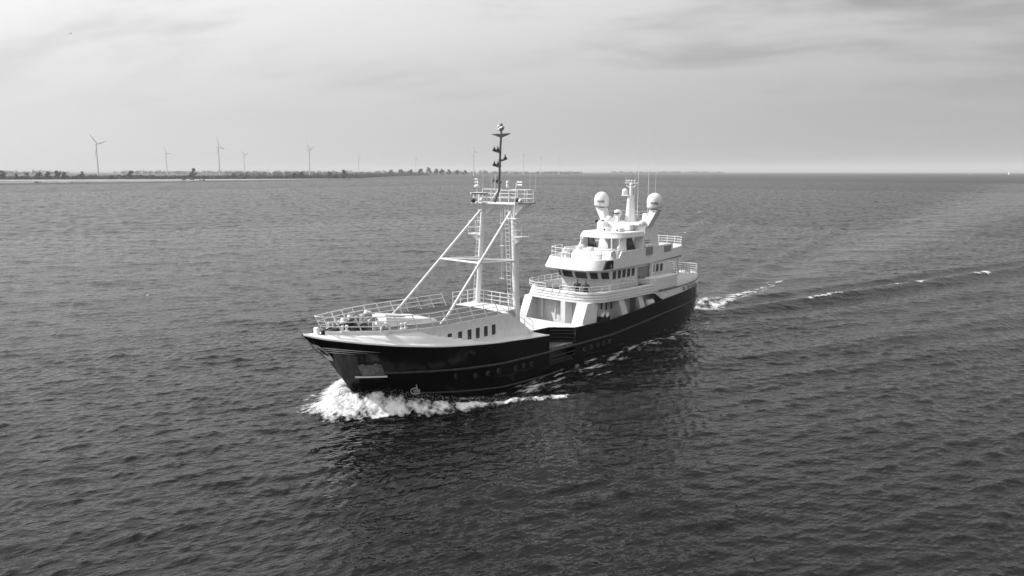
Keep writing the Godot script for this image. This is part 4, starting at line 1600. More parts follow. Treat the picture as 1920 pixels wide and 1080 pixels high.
	for s in [-1.0, 1.0]:
		# black side light box let into the brow
		st = st_new()
		hexa(st, [Vector3(-26.55, 7.06, 3.12 * s), Vector3(-27.85, 7.06, 3.18 * s), Vector3(-27.85, 7.06, 3.255 * s), Vector3(-26.55, 7.06, 3.235 * s)], [Vector3(-26.95, 7.74, 3.10 * s), Vector3(-27.85, 7.74, 3.15 * s), Vector3(-27.85, 7.74, 3.255 * s), Vector3(-26.95, 7.74, 3.235 * s)])
		var lb := put("side_light_box", st, mat.rubber, sd)
		st = st_new()
		lathe(st, Vector3(-27.45, 7.15, 3.29 * s), [[0.08, 0.0], [0.09, 0.04], [0.07, 0.2], [0.03, 0.28], [0.0, 0.29]], 10)
		put("side_light", st, mat.grey, lb)
		# raised side plating
		st = st_new()
		var pp := [[-28.75, 7.80], [-29.15, 8.38], [-30.5, 8.40], [-33.0, 8.42], [-35.0, 8.44], [-36.4, 8.46], [-38.2, 8.48], [-38.25, 7.9]]
		var r1 := PackedVector3Array()
		var r2 := PackedVector3Array()
		var r3 := PackedVector3Array()
		var r4 := PackedVector3Array()
		for e in pp:
			var z := table([[-27.6, 3.2], [-30.0, 3.16], [-32.0, 3.08], [-34.0, 2.98], [-36.0, 2.84], [-38.0, 2.68], [-39.5, 2.52]], e[0])
			r1.append(Vector3(e[0], 7.7 + rise.call(e[0]), z * s))
			r2.append(Vector3(e[0], e[1], z * s))
			r3.append(Vector3(e[0], e[1], (z - 0.09) * s))
			r4.append(Vector3(e[0], 7.4, (z - 0.09) * s))
		grid(st, [r1, r2, r3, r4], false, -1)
		put("side_plate", st, mat.white, sd)
		st = st_new()
		box(st, Vector3(-37.1, 8.05, 2.79 * s), Vector3(1.3, 0.55, 0.05), Basis(Vector3.UP, -0.085 * s))
		put("recess_panel", st, mat.grey, sd)
		# clutter hung over the side plating
		st = st_new()
		soft_box(st, Vector3(-33.6, 8.15, 3.06 * s), Vector3(1.0, 0.75, 0.16), 0.05)
		var nb := put("rescue_net", st, mat.grey, sd)
		st = st_new()
		soft_box(st, Vector3(-33.6, 8.6, 2.98 * s), Vector3(1.05, 0.22, 0.3), 0.06)
		put("net_roll", st, mat.white, nb)
		path = []
		for e in [[-26.15, 0.0], [-26.2, 1.2], [-26.45, 2.2], [-26.95, 2.85], [-27.8, 3.05], [-28.7, 3.08]]:
			path.append(Vector3(e[0], 7.83, e[1] * s))
		railing("sun_deck_rail", sd, path, 0.78, 2, 0.9, Vector3(0.0, 0, 0), 0.03)
	path = []
	for q in outline.call(-26.0, -0.1):
		if q.x < -38.0:
			path.append(Vector3(q.x, 7.85, q.y))
	railing("after_rail", sd, path, 0.95, 4, 0.9, Vector3.ZERO, 0.03)
	# fairing of the flying bridge with its arched entry
	rows = []
	for lay in [[7.46, 0.0], [8.0, 0.15], [8.22, 0.4], [8.30, 0.8]]:
		var row := PackedVector3Array()
		for e in [[-30.1, -2.2], [-28.6, -2.2], [-27.8, -1.95], [-27.45, -1.3], [-27.35, 0.0], [-27.45, 1.0], [-27.8, 1.4], [-28.6, 1.6], [-30.1, 1.6]]:
			row.append(Vector3(e[0] - lay[1] * (1.0 if e[0] > -28.0 else 0.3), lay[0] + (0.12 if e[0] < -27.9 and lay[0] > 8.0 else 0.0), e[1] * (1.0 - lay[1] * 0.12)))
		rows.append(row)
	st = st_new()
	grid(st, rows, false, 0)
	cap(st, rows[3])
	put("bridge_fairing", st, mat.white, sd)
	# arched companionway: an open hood standing out from the fairing over a stair well
	var arch := [[-27.78, 7.48], [-27.80, 8.05], [-27.92, 8.36], [-28.2, 8.5], [-28.48, 8.38], [-28.6, 8.05], [-28.62, 7.48]]
	rows = []
	for z in [-2.95, -2.0]:
		var row := PackedVector3Array()
		for e in arch:
			row.append(Vector3(e[0], e[1], z))
		rows.append(row)
	st = st_new()
	grid(st, rows, false, 0)
	var en := put("companionway", st, mat.white, sd)
	var rim := []
	for e in arch:
		rim.append(Vector3(e[0], e[1], -2.95))
	st = st_new()
	tube(st, rim, 0.05, 6)
	put("coaming", st, mat.white, en)
	st = st_new()
	box(st, Vector3(-28.2, 7.8, -2.97), Vector3(0.12, 0.6, 0.08))
	put("seat_post", st, mat.white, en)
	for e in [[-28.4, 0.9], [-28.4, -0.4], [-29.6, 1.5]]:
		st = st_new()
		soft_box(st, Vector3(e[0], 8.45, e[1]), Vector3(0.5, 0.4, 0.5), 0.08)
		put("console", st, mat.white, sd)
	st = st_new()
	soft_box(st, Vector3(-26.5, 8.05, 0.9), Vector3(0.5, 0.55, 0.7), 0.08)
	put("sun_deck_locker", st, mat.white, sd)

	# ---- hardtop, its posts, arch and mast
	var ht := holder("hardtop", ship)
	var hard := func(front: float, g: float) -> Array:
		var h := []
		for z in [0.0, 0.8, 1.5, 1.95, 2.2, 2.32]:
			h.append(Vector2(front - 0.18 * pow(z / 2.32, 2.0) - 0.75 * pow(z / 2.32, 6.0), z * (1.0 + g / 2.32)))
		for e in [[-31.0, 2.38], [-32.5, 2.38], [-34.2, 2.36], [-34.6, 2.1], [-34.7, 0.0]]:
			h.append(Vector2(e[0], maxf(0.0, e[1] + g) if e[1] > 0 else 0.0))
		var out := h.duplicate()
		for i in range(h.size() - 2, 0, -1):
			out.append(Vector2(h[i].x, -h[i].y))
		return out
	rows = []
	for lay in [[9.34, -0.1, -0.2], [9.36, 0.0, 0.0], [9.42, 0.02, 0.02], [9.80, -0.28, -0.06], [9.86, -0.42, -0.2]]:
		var row := PackedVector3Array()
		for q in hard.call(-29.55 + lay[1], lay[2]):
			row.append(Vector3(q.x, lay[0], q.y))
		rows.append(row)
	st = st_new()
	grid(st, rows, true, -2)
	put("roof", st, mat.white, ht)
	st = st_new()
	slab(st, PackedVector2Array(hard.call(-29.75, -0.1)), 9.40, 9.83)
	put("roof_plate", st, mat.white, ht)
	for s in [-1.0, 1.0]:
		st = st_new()
		tube(st, [Vector3(-29.7, 8.3, 1.7 * s), Vector3(-29.7, 9.38, 1.7 * s)], 0.06, 8)
		put("post", st, mat.white, ht)
		st = st_new()
		tube(st, [Vector3(-30.3, 7.45, 2.15 * s), Vector3(-30.3, 9.38, 2.1 * s)], 0.07, 8)
		put("post", st, mat.white, ht)
		# raked side piers
		st = st_new()
		hexa(st, [Vector3(-29.9, 8.3, 2.25 * s), Vector3(-31.2, 8.3, 2.25 * s), Vector3(-31.2, 8.3, 2.05 * s), Vector3(-29.9, 8.3, 2.05 * s)], [Vector3(-30.6, 9.4, 2.2 * s), Vector3(-31.1, 9.4, 2.2 * s), Vector3(-31.1, 9.4, 2.0 * s), Vector3(-30.6, 9.4, 2.0 * s)])
		put("pier", st, mat.white, ht)
		st = st_new()
		hexa(st, [Vector3(-31.3, 7.45, 2.2 * s), Vector3(-33.2, 7.45, 2.2 * s), Vector3(-33.2, 7.45, 2.12 * s), Vector3(-31.3, 7.45, 2.12 * s)], [Vector3(-31.3, 9.38, 2.2 * s), Vector3(-32.0, 9.38, 2.2 * s), Vector3(-32.0, 9.38, 2.12 * s), Vector3(-31.3, 9.38, 2.12 * s)])
		put("side_screen", st, mat.glass, ht)
		# funnel block with louvres
		st = st_new()
		hexa(st, [Vector3(-33.2, 7.45, 1.35 * s), Vector3(-36.2, 7.45, 1.35 * s), Vector3(-36.2, 7.45, 2.55 * s), Vector3(-33.2, 7.45, 2.55 * s)], [Vector3(-33.9, 10.35, 1.45 * s), Vector3(-35.6, 10.55, 1.45 * s), Vector3(-35.6, 10.55, 2.4 * s), Vector3(-33.9, 10.35, 2.4 * s)])
		var fn := put("funnel", st, mat.white, ht)
		for k in 5:
			st = st_new()
			bar(st, Vector3(-33.62, 8.2 + k * 0.2, 2.565 * s - 0.012 * k * s), Vector3(-34.4, 8.2 + k * 0.2, 2.565 * s - 0.012 * k * s), 0.04, 0.07)
			put("louvre", st, mat.grey, fn)
		st = st_new()
		tube(st, [Vector3(-34.9, 10.3, 1.7 * s), Vector3(-35.0, 10.75, 1.65 * s), Vector3(-35.2, 11.25, 1.6 * s)], 0.32, 14, 0.36)
		put("exhaust_dome", st, mat.white, fn)
		st = st_new()
		lathe(st, Vector3(-33.9, 10.35, 2.0 * s), [[0.3, 0.0], [0.34, 0.12], [0.30, 0.3], [0.16, 0.42], [0.0, 0.45]], 14)
		put("vent_cowl", st, mat.white, fn)
		# arm carrying the dome
		st = st_new()
		hexa(st, [Vector3(-34.0, 10.15, 2.15 * s), Vector3(-34.8, 10.15, 2.15 * s), Vector3(-34.8, 10.15, 2.5 * s), Vector3(-34.0, 10.15, 2.5 * s)], [Vector3(-34.1, 11.78, 2.6 * s), Vector3(-34.9, 11.78, 2.6 * s), Vector3(-34.9, 11.78, 3.45 * s), Vector3(-34.1, 11.78, 3.45 * s)])
		put("dome_arm", st, mat.white, ht)
		st = st_new()
		lathe(st, Vector3(-34.4, 11.76, 2.95 * s), [[0.3, 0.0], [0.25, 0.06], [0.25, 0.14]], 14)
		put("dome_foot", st, mat.dark, ht)
		st = st_new()
		lathe(st, Vector3(-34.4, 11.88, 2.95 * s), [[0.0, 0.0], [0.55, 0.0], [0.66, 0.06], [0.69, 0.16], [0.70, 0.62], [0.67, 0.86], [0.58, 1.08], [0.42, 1.26], [0.22, 1.36], [0.0, 1.40]], 28)
		var dm := put("satellite_dome", st, mat.white, ht)
		var tm := TextMesh.new()
		tm.text = "RHAZ"
		var sf := SystemFont.new()
		sf.font_names = PackedStringArray(["Droid Sans"])
		sf.font_weight = 800
		tm.font = sf
		tm.font_size = 32
		tm.pixel_size = 0.008
		tm.depth = 0.02
		tm.curve_step = 2.0
		var lab := MeshInstance3D.new()
		lab.name = "lettering"
		lab.mesh = tm
		lab.material_override = mat.rubber
		dm.add_child(lab)
		var look := Vector3(0.86, 0, -0.51)
		lab.position = Vector3(-34.4, 12.36, 2.95 * s) + look * 0.70
		lab.basis = Basis(Vector3.UP.cross(look), Vector3.UP, look)
	# mast deck, mast and its fittings
	st = st_new()
	soft_box(st, Vector3(-34.6, 10.45, 0.15), Vector3(2.4, 0.18, 4.4), 0.05)
	put("mast_deck", st, mat.white, ht)
	st = st_new()
	soft_box(st, Vector3(-33.3, 10.15, 0.2), Vector3(0.6, 0.5, 3.0), 0.06)
	put("mast_deck_front", st, mat.white, ht)
	for z in [-1.0, 0.4]:
		st = st_new()
		soft_box(st, Vector3(-31.6, 10.0, z), Vector3(0.8, 0.36, 0.9), 0.05)
		var bx := put("roof_box", st, mat.white, ht)
		st = st_new()
		lathe(st, Vector3(-31.17, 10.0, z - 0.2), [[0.08, 0.0], [0.08, 0.04], [0.0, 0.05]], 10, Basis(Vector3(0, 0, 1), Vector3(1, 0, 0), Vector3(0, 1, 0)))
		put("lens", st, mat.rubber, bx)
	st = st_new()
	box(st, Vector3(-33.4, 10.2, 2.2), Vector3(0.45, 0.9, 0.35))
	put("roof_post", st, mat.white, ht)
	st = st_new()
	soft_box(st, Vector3(-32.6, 10.2, 1.45), Vector3(0.8, 0.75, 0.8), 0.06)
	put("roof_locker", st, mat.white, ht)
	var ms := holder("signal_mast", ship)
	st = st_new()
	rows = []
	for lay in [[10.5, 0.62, 0.50], [11.4, 0.50, 0.40], [12.6, 0.40, 0.30], [12.95, 0.38, 0.28]]:
		var row := PackedVector3Array()
		for k in 16:
			var t := -TAU * k / 16.0
			row.append(Vector3(-34.95 + lay[1] * cos(t), lay[0], lay[2] * sin(t)))
		rows.append(row)
	grid(st, rows, true, 0)
	cap(st, rows[3])
	put("tower", st, mat.white, ms)
	st = st_new()
	tube(st, [Vector3(-34.95, 12.9, 0), Vector3(-34.95, 13.95, 0)], 0.16, 12, 0.12)
	put("pole", st, mat.white, ms)
	st = st_new()
	soft_box(st, Vector3(-34.75, 12.98, 0.35), Vector3(0.7, 0.07, 0.8), 0.02)
	put("bracket", st, mat.white, ms)
	st = st_new()
	lathe(st, Vector3(-34.75, 13.02, 0.55), [[0.0, 0.0], [0.24, 0.0], [0.27, 0.06], [0.27, 0.32], [0.22, 0.48], [0.12, 0.57], [0.0, 0.6]], 16)
	put("small_dome", st, mat.white, ms)
	st = st_new()
	tube(st, [Vector3(-34.95, 13.9, 0.55), Vector3(-34.95, 13.72, 0.2), Vector3(-34.95, 13.72, -0.2), Vector3(-34.95, 13.9, -0.55)], 0.035, 6)
	put("spreader", st, mat.white, ms)
	st = st_new()
	bar(st, Vector3(-34.95, 14.12, 0.68), Vector3(-34.95, 14.12, -0.72), 0.06, 0.06)
	put("spreader", st, mat.white, ms)
	st = st_new()
	lathe(st, Vector3(-34.95, 13.85, 0.0), [[0.0, 0.0], [0.13, 0.03], [0.16, 0.14], [0.11, 0.24], [0.0, 0.27]], 12)
	put("lamp", st, mat.white, ms)
	for z in [-0.42, -0.1, 0.2, 0.42]:
		st = st_new()
		lathe(st, Vector3(-34.9, 14.15, z), [[0.03, 0.0], [0.03, 0.1], [0.09, 0.14], [0.10, 0.22], [0.0, 0.26]], 8)
		put("sensor", st, mat.white, ms)
	for e in [[-34.95, 14.12, 0.66, 15.5, 0.014], [-34.95, 11.0, -0.75, 18.6, 0.03], [-36.3, 10.6, -1.0, 19.4, 0.035], [-36.4, 10.6, -1.7, 18.4, 0.02], [-35.8, 11.0, -0.2, 16.6, 0.018], [-36.4, 10.6, 0.6, 16.4, 0.014]]:
		st = st_new()
		tube(st, [Vector3(e[0], e[1], e[2]), Vector3(e[0] - 0.1, e[3], e[2])], e[4], 6, e[4] * 0.45)
		put("whip_antenna", st, mat.white, ms)
	railing("mast_rail", ms, [Vector3(-33.6, 10.54, 2.3), Vector3(-35.7, 10.54, 2.3), Vector3(-35.7, 10.54, -1.4)], 0.95, 3, 0.9, Vector3.ZERO, 0.02)
	# radar on the mast deck
	st = st_new()
	tube(st, [Vector3(-33.9, 10.5, 0.75), Vector3(-33.95, 11.35, 0.75)], 0.26, 14, 0.2)
	var rd := put("radar", st, mat.white, ms)
	st = st_new()
	lathe(st, Vector3(-33.95, 11.34, 0.75), [[0.30, 0.0], [0.33, 0.06], [0.30, 0.22], [0.16, 0.32], [0.0, 0.34]], 14)
	put("turning_unit", st, mat.white, rd)
	st = st_new()
	bar(st, Vector3(-33.7, 11.32, 1.1), Vector3(-33.6, 11.32, 0.3), 0.12, 0.09)
	put("scanner", st, mat.dark, rd)
	for z in [0.35, 1.15]:
		st = st_new()
		tube(st, [Vector3(-33.4, 10.5, z), Vector3(-33.9, 11.3, 0.75)], 0.05, 6)
		put("strut", st, mat.white, rd)
	st = st_new()
	lathe(st, Vector3(-33.7, 10.5, 1.55), [[0.3, 0.0], [0.34, 0.2], [0.3, 0.42], [0.15, 0.56], [0.0, 0.58]], 14)
	put("small_dome", st, mat.white, ms)
	for z in [1.9, 2.6]:
		st = st_new()
		lathe(st, Vector3(-33.2, 10.55, z), [[0.0, -0.14], [0.14, -0.1], [0.14, 0.1], [0.0, 0.14]], 10, Basis(Vector3(0, 0, 1), Vector3(1, 0, 0), Vector3(0, 1, 0)))
		put("floodlight", st, mat.rubber, ms)

# a window that fills a facet of the wheelhouse front, between its lower (a, b) and upper (c, d) corners
func facet_window(parent: Node, a: Vector3, b: Vector3, c: Vector3, d: Vector3, lo: float, side: float, hi: float) -> void:
	var w := (b - a).length()
	var k := minf(0.30, 0.13 / w)
	var at := func(u: float, v: float) -> Vector3: return a.lerp(b, u).lerp(c.lerp(d, u), v)
	var n := (b - a).cross(c - a).normalized()
	if n.x < -0.2 or (absf(n.x) <= 0.2 and n.z * a.z < 0.0):
		n = -n
	var outer := PackedVector3Array([at.call(k * 0.6, lo - 0.04), at.call(1.0 - k * 0.6, lo - 0.04), at.call(1.0 - k * 0.6, hi + 0.04), at.call(k * 0.6, hi + 0.04)])
	var inner := PackedVector3Array([at.call(k, lo), at.call(1.0 - k, lo), at.call(1.0 - k, hi), at.call(k, hi)])
	var o2 := PackedVector3Array()
	var i2 := PackedVector3Array()
	var i3 := PackedVector3Array()
	for q in 4:
		o2.append(outer[q] + n * 0.075)
		i2.append(inner[q] + n * 0.075)
		i3.append(inner[q] + n * 0.03)
	var st := st_new()
	grid(st, [outer, o2, i2, i3], true, -1)
	var f := put("window", st, mat.white, parent)
	st = st_new()
	var pane := PackedVector3Array()
	for q in 4:
		pane.append(inner[q] + n * 0.045)
	cap(st, pane)
	put("pane", st, mat.glass, f)

func build_ship() -> void:
	ship = holder("trawler_yacht")
	tag(ship, "black hulled former trawler with white upperworks and a tall goalpost mast", "ship")
	build_hull()
	build_forecastle()
	build_mast()
	build_aft_house()
	# loose things on deck
	var st := st_new()
	soft_box(st, Vector3(-26.1, 3.0, -3.62), Vector3(1.25, 0.5, 0.42), 0.03)
	var cr := put("fender_crate", st, mat.rubber)
	tag(cr, "black open crate of white ball fenders beside the deckhouse windows", "crate")
	var k := 0
	for e in [[-25.75, 3.36, -3.72, 0.17], [-26.1, 3.5, -3.6, 0.13], [-26.45, 3.36, -3.72, 0.19], [-26.25, 3.26, -3.85, 0.12]]:
		st = st_new()
		var r: float = e[3]
		lathe(st, Vector3(e[0], e[1], e[2]), [[0.0, -r], [r * 0.7, -r * 0.72], [r, 0.0], [r * 0.75, r * 0.65], [r * 0.3, r], [0.0, r * 1.15]], 14)
		var b := put("ball_fender", st, mat.white)
		tag(b, "white ball fender lying in the black crate", "fender", "ball fenders in the crate")
		k += 1
	st = st_new()
	var pts := []
	for q in 20:
		var t := TAU * q / 20.0
		pts.append(Vector3(-4.75 + 0.30 * cos(t), 5.22 + 0.30 * sin(t), -2.12 + 0.06 * cos(t)))
	tube(st, pts, 0.07, 8, -1.0, true)
	var lr := put("lifebuoy", st, mat.white)
	tag(lr, "white ring lifebuoy hung on the foredeck rail", "lifebuoy")

# ------------------------------------------------------------------ shore, turbines, boats, birds
func sheet(called: String, front: Array, back: Array, y: float, m: Material, label: String, category: String, ragged := 0.0, seed_ := 1) -> void:
	# flat ground between two lines, with ragged edges
	var n := FastNoiseLite.new()
	n.seed = seed_
	n.frequency = 0.02
	n.fractal_octaves = 4
	var lines := []
	for l in [front, back]:
		var c := Curve2D.new()
		for p in l:
			c.add_point(p)
		var row := PackedVector3Array()
		for i in 161:
			var p := c.sample_baked(c.get_baked_length() * i / 160.0)
			row.append(Vector3(p.x + ragged * n.get_noise_2d(p.x, p.y), y, p.y + ragged * n.get_noise_2d(p.y, p.x + 500.0)))
		lines.append(row)
	var rows := []
	for k in 5:
		var row := PackedVector3Array()
		for i in 161:
			row.append(lines[0][i].lerp(lines[1][i], k / 4.0) + Vector3(0, 0.25 * (1.0 if k in [1, 2, 3] else 0.0), 0))
		rows.append(row)
	rows.push_front(PackedVector3Array())
	for i in 161:
		rows[0].append(lines[0][i] - Vector3(0, 1.0, 0))
	var st := st_new()
	grid(st, rows, false, 0)
	var o := put(called, st, m)
	tag(o, label, category, "", "structure")

func leaf(st: SurfaceTool, c: Vector3, s: float, r: RandomNumberGenerator) -> void:
	var a := Vector3(r.randfn(), r.randfn(), r.randfn()).normalized()
	var b := a.cross(Vector3(r.randfn(), r.randfn(), r.randfn())).normalized()
	var d := a.cross(b)
	var p := c + (a + b * 0.2) * s
	var q := c + (b - a * 0.3) * s * 0.9
	var t := c - (a + d * 0.3) * s
	var u := c - b * s * 0.8 + d * 0.3 * s
	quad(st, p, q, t, u)

func clump(st: SurfaceTool, c: Vector3, size: Vector3, count: int, s: float, r: RandomNumberGenerator) -> void:
	for i in count:
		var d := Vector3(r.randfn(), r.randfn(), r.randfn()).normalized() * pow(r.randf(), 0.4)
		leaf(st, c + d * size, s * r.randf_range(0.6, 1.3), r)

func tree(at: Vector3, tall: float, wide: float, seed_: int, label: String, group: String) -> void:
	var r := RandomNumberGenerator.new()
	r.seed = seed_
	var o := holder("tree", null, at)
	var st := st_new()
	tube(st, [Vector3(0, -0.5, 0), Vector3(r.randfn() * 0.4, tall * 0.45, r.randfn() * 0.4), Vector3(r.randfn() * 0.8, tall * 0.8, 0)], tall * 0.03, 7, tall * 0.008)
	for k in 4:
		var a := r.randf() * TAU
		tube(st, [Vector3(0, tall * (0.3 + 0.1 * k), 0), Vector3(cos(a) * wide * 0.3, tall * (0.45 + 0.1 * k), sin(a) * wide * 0.3)], tall * 0.012, 5, tall * 0.004)
	put("trunk", st, mat.bark, o)
	st = st_new()
	for k in 11:
		var a := r.randf() * TAU
		var h := r.randf()
		var c := Vector3(cos(a) * wide * 0.34 * (1.1 - h * 0.7), tall * (0.30 + 0.58 * h), sin(a) * wide * 0.34 * (1.1 - h * 0.7))
		clump(st, c, Vector3(wide * 0.22, tall * 0.13, wide * 0.22), 60, wide * 0.055, r)
	put("crown", st, mat.leaves, o)
	tag(o, label, "tree", group)

func belt(called: String, line: Array, spacing: float, tall: Vector2, wide: float, depth: float, per: int, leaf_size: float, m: Material, label: String, seed_: int) -> void:
	var r := RandomNumberGenerator.new()
	r.seed = seed_
	var n := FastNoiseLite.new()
	n.seed = seed_
	n.frequency = 0.01
	n.fractal_octaves = 3
	var c := Curve2D.new()
	c.bake_interval = 20.0
	for p in line:
		c.add_point(p)
	var st := st_new()
	var length := c.get_baked_length()
	var count := int(length / spacing)
	for i in count:
		var p := c.sample_baked(length * i / count)
		var k := clampf(n.get_noise_1d(length * i / count) * 1.2 + 0.5, 0.0, 1.0)
		var h := lerpf(tall.x, tall.y, k) * r.randf_range(0.8, 1.1)
		var at := Vector3(p.x + r.randf_range(-1, 1) * depth * 0.5, h * 0.45, p.y + r.randf_range(-1, 1) * depth)
		clump(st, at, Vector3(wide, h * 0.5, wide), per, leaf_size, r)
	var o := put(called, st, m)
	tag(o, label, "woodland", "", "stuff")

func turbine(at: Vector3, phase: float, yaw: float, label: String) -> void:
	var o := holder("wind_turbine", null, at)
	var st := st_new()
	lathe(st, Vector3.ZERO, [[2.3, -1.0], [2.2, 10.0], [1.8, 45.0], [1.35, 93.0], [1.3, 94.0], [0.0, 94.2]], 14)
	put("tower", st, mat.turbine, o)
	var b := Basis(Vector3.UP, yaw)          # +x of this basis is the rotor's axis
	st = st_new()
	soft_box(st, b * Vector3(-2.6, 0, 0) + Vector3(0, 95.3, 0), Vector3(10.0, 3.4, 3.4), 0.7, b)
	var nac := put("nacelle", st, mat.turbine, o)
	st = st_new()
	soft_box(st, b * Vector3(-6.4, 0, 0) + Vector3(0, 97.8, 0), Vector3(1.2, 2.0, 3.0), 0.2, b)
	put("cooler", st, mat.turbine, nac)
	var hub := Vector3(0, 95.4, 0) + b * Vector3(4.0, 0, 0)
	st = st_new()
	lathe(st, hub, [[1.5, -1.5], [1.7, 0.0], [1.3, 1.4], [0.0, 2.2]], 14, b * Basis(Vector3(0, 0, 1), Vector3(1, 0, 0), Vector3(0, 1, 0)))
	put("hub", st, mat.turbine, o)
	for k in 3:
		var t := phase + TAU * k / 3.0
		var out := b * Vector3(0, cos(t), sin(t))
		var across := b * Vector3(0, -sin(t), cos(t))
		var ax := b * Vector3(1, 0, 0)
		var rows := []
		for e in [[0.8, 0.9, 0.9], [4.0, 1.0, 0.8], [9.0, 1.9, 0.5], [17.0, 1.5, 0.35], [27.0, 1.0, 0.22], [36.0, 0.6, 0.14], [40.0, 0.2, 0.06]]:
			var ring := PackedVector3Array()
			for q in 8:
				var w := TAU * q / 8.0
				ring.append(hub + out * e[0] + across * (cos(w) * e[1] - e[1] * 0.25) + ax * (sin(w) * e[2] + 0.012 * e[0]))
			rows.append(ring)
		st = st_new()
		grid(st, rows, true, 0)
		cap(st, rows[rows.size() - 1])
		put("blade", st, mat.turbine, o)
	tag(o, label, "wind turbine", "wind turbines behind the shore")

func land() -> void:
	var sand := grain(14, 0.03, 0.75, 1.0)
	paint("sand", 0.36, 0.95, sand, Vector3(0.01, 0.01, 0.01))
	paint("mud", 0.11, 0.8, sand, Vector3(0.02, 0.02, 0.02))
	paint("grass", 0.07, 0.95, sand, Vector3(0.01, 0.01, 0.01))
	var lv := paint("leaves", 0.105, 0.85)
	lv.backlight_enabled = true
	lv.backlight = Color(0.1, 0.1, 0.1)
	paint("bark", 0.06, 0.9)
	paint("turbine", 0.72, 0.5)
	var V := func(x: float, z: float) -> Vector2: return Vector2(x, z)
	sheet("wet_spit", [V.call(60, 930), V.call(-150, 1000), V.call(-217, 1030), V.call(-306, 1057), V.call(-423, 1077), V.call(-614, 1156), V.call(-760, 1245)], [V.call(20, 985), V.call(-165, 1045), V.call(-235, 1075), V.call(-318, 1100), V.call(-435, 1105), V.call(-620, 1172), V.call(-765, 1252)], 0.25, mat.mud, "dark wet spit along the water's edge", "beach", 10.0, 3)
	sheet("sand_bank", [V.call(0, 1060), V.call(-230, 1150), V.call(-330, 1165), V.call(-450, 1150), V.call(-560, 1180)], [V.call(-20, 1180), V.call(-262, 1275), V.call(-370, 1262), V.call(-480, 1200), V.call(-566, 1186)], 0.2, mat.sand, "pale sand bank behind the wet spit", "beach", 24.0, 4)
	sheet("beach", [V.call(-50, 1300), V.call(-240, 1400), V.call(-298, 1372), V.call(-415, 1262), V.call(-540, 1200), V.call(-650, 1195), V.call(-760, 1250), V.call(-956, 1372), V.call(-1330, 1750)], [V.call(-150, 1700), V.call(-315, 1700), V.call(-390, 1660), V.call(-540, 1580), V.call(-700, 1480), V.call(-830, 1410), V.call(-930, 1390), V.call(-1000, 1420), V.call(-1340, 1762)], 0.2, mat.sand, "bright dry beach below the bushes", "beach", 16.0, 5)
	sheet("land", [V.call(900, 1500), V.call(-150, 1695), V.call(-315, 1695), V.call(-390, 1655), V.call(-540, 1575), V.call(-700, 1475), V.call(-830, 1405), V.call(-930, 1385), V.call(-1000, 1425), V.call(-1340, 1765), V.call(-1700, 2120), V.call(-2988, 3150), V.call(-4300, 3700)], [V.call(2500, 7000), V.call(0, 8000), V.call(-500, 8000), V.call(-1200, 8000), V.call(-1800, 8000), V.call(-2600, 7800), V.call(-3400, 7400), V.call(-4000, 7000), V.call(-4600, 6600), V.call(-5000, 6000), V.call(-5300, 5600), V.call(-5600, 5000), V.call(-5600, 4300)], 0.3, mat.grass, "low green land behind the beach", "land", 12.0, 6)
	belt("shore_scrub", [V.call(300, 1720), V.call(-150, 1720), V.call(-363, 1690), V.call(-536, 1622), V.call(-724, 1542), V.call(-850, 1455), V.call(-960, 1425), V.call(-1080, 1540), V.call(-1340, 1800), V.call(-1700, 2160), V.call(-2100, 2480)], 1.7, Vector2(6.5, 10.5), 5.5, 26.0, 26, 1.5, mat.leaves, "dense dark scrub along the shore", 8)
	belt("far_woods", [V.call(-300, 5600), V.call(-1250, 5300), V.call(-1530, 5230)], 9.0, Vector2(16.0, 30.0), 16.0, 60.0, 22, 4.0, mat.leaves, "hazy woods far behind the turbines", 9)
	belt("far_woods", [V.call(-1800, 5100), V.call(-2180, 5000), V.call(-2640, 4770), V.call(-2900, 4600)], 9.0, Vector2(20.0, 27.0), 16.0, 50.0, 22, 4.0, mat.leaves, "hazy even tree line far inland", 10)
	belt("far_woods", [V.call(-2700, 4300), V.call(-3300, 4050), V.call(-3700, 3850), V.call(-4150, 3640), V.call(-4500, 3500)], 9.0, Vector2(12.0, 28.0), 16.0, 40.0, 22, 4.0, mat.leaves, "hazy low woods behind the ship's mast", 12)
	belt("far_woods", [V.call(-1450, 2900), V.call(-1700, 2850), V.call(-2000, 2800), V.call(-2300, 2750)], 6.0, Vector2(10.0, 19.0), 9.0, 40.0, 24, 2.6, mat.leaves, "mid-distance woods behind the scrub", 13)
	belt("far_shore", [V.call(-6600, 4700), V.call(-7000, 4300), V.call(-7350, 3800)], 16.0, Vector2(13.0, 22.0), 30.0, 60.0, 22, 6.0, mat.leaves, "very faint far shore on the horizon", 14)
	var k := 0
	var spots := [[-356, 1617, 18, 13, "tallest of the wind-bent trees at the shore's open end"], [-375, 1612, 13, 9, "small upright tree among the wind-bent ones"], [-392, 1608, 14, 9, "slim tree at the gap in the shore scrub"], [-411, 1603, 15, 15, "low round tree rising from the scrub"], [-424, 1600, 16, 14, "round tree with a flat top in the scrub"], [-441, 1595, 19, 15, "broad tree leaning over the scrub"], [-452, 1592, 16, 13, "tree with a ragged crown in the scrub"], [-478, 1584, 16, 15, "low spreading tree before the first turbine"], [-561, 1556, 18, 13, "pointed tree alone in the low scrub"], [-667, 1513, 23, 16, "tall dark round tree standing above the scrub"], [-737, 1480, 14, 10, "small tree behind the beach's dark rocks"], [-858, 1413, 17, 14, "round tree next to a paler wood"], [-846, 1420, 15, 14, "low bushy tree next to a paler wood"], [-910, 1384, 17, 11, "oval tree close to the water's edge"], [-938, 1372, 20, 14, "dark tree at the point where the beach narrows"]]
	for s in spots:
		tree(Vector3(s[0], 0.3, s[1]), s[2], s[3], 100 + k, s[4], "trees along the shore")
		k += 1
	var q := 1.12
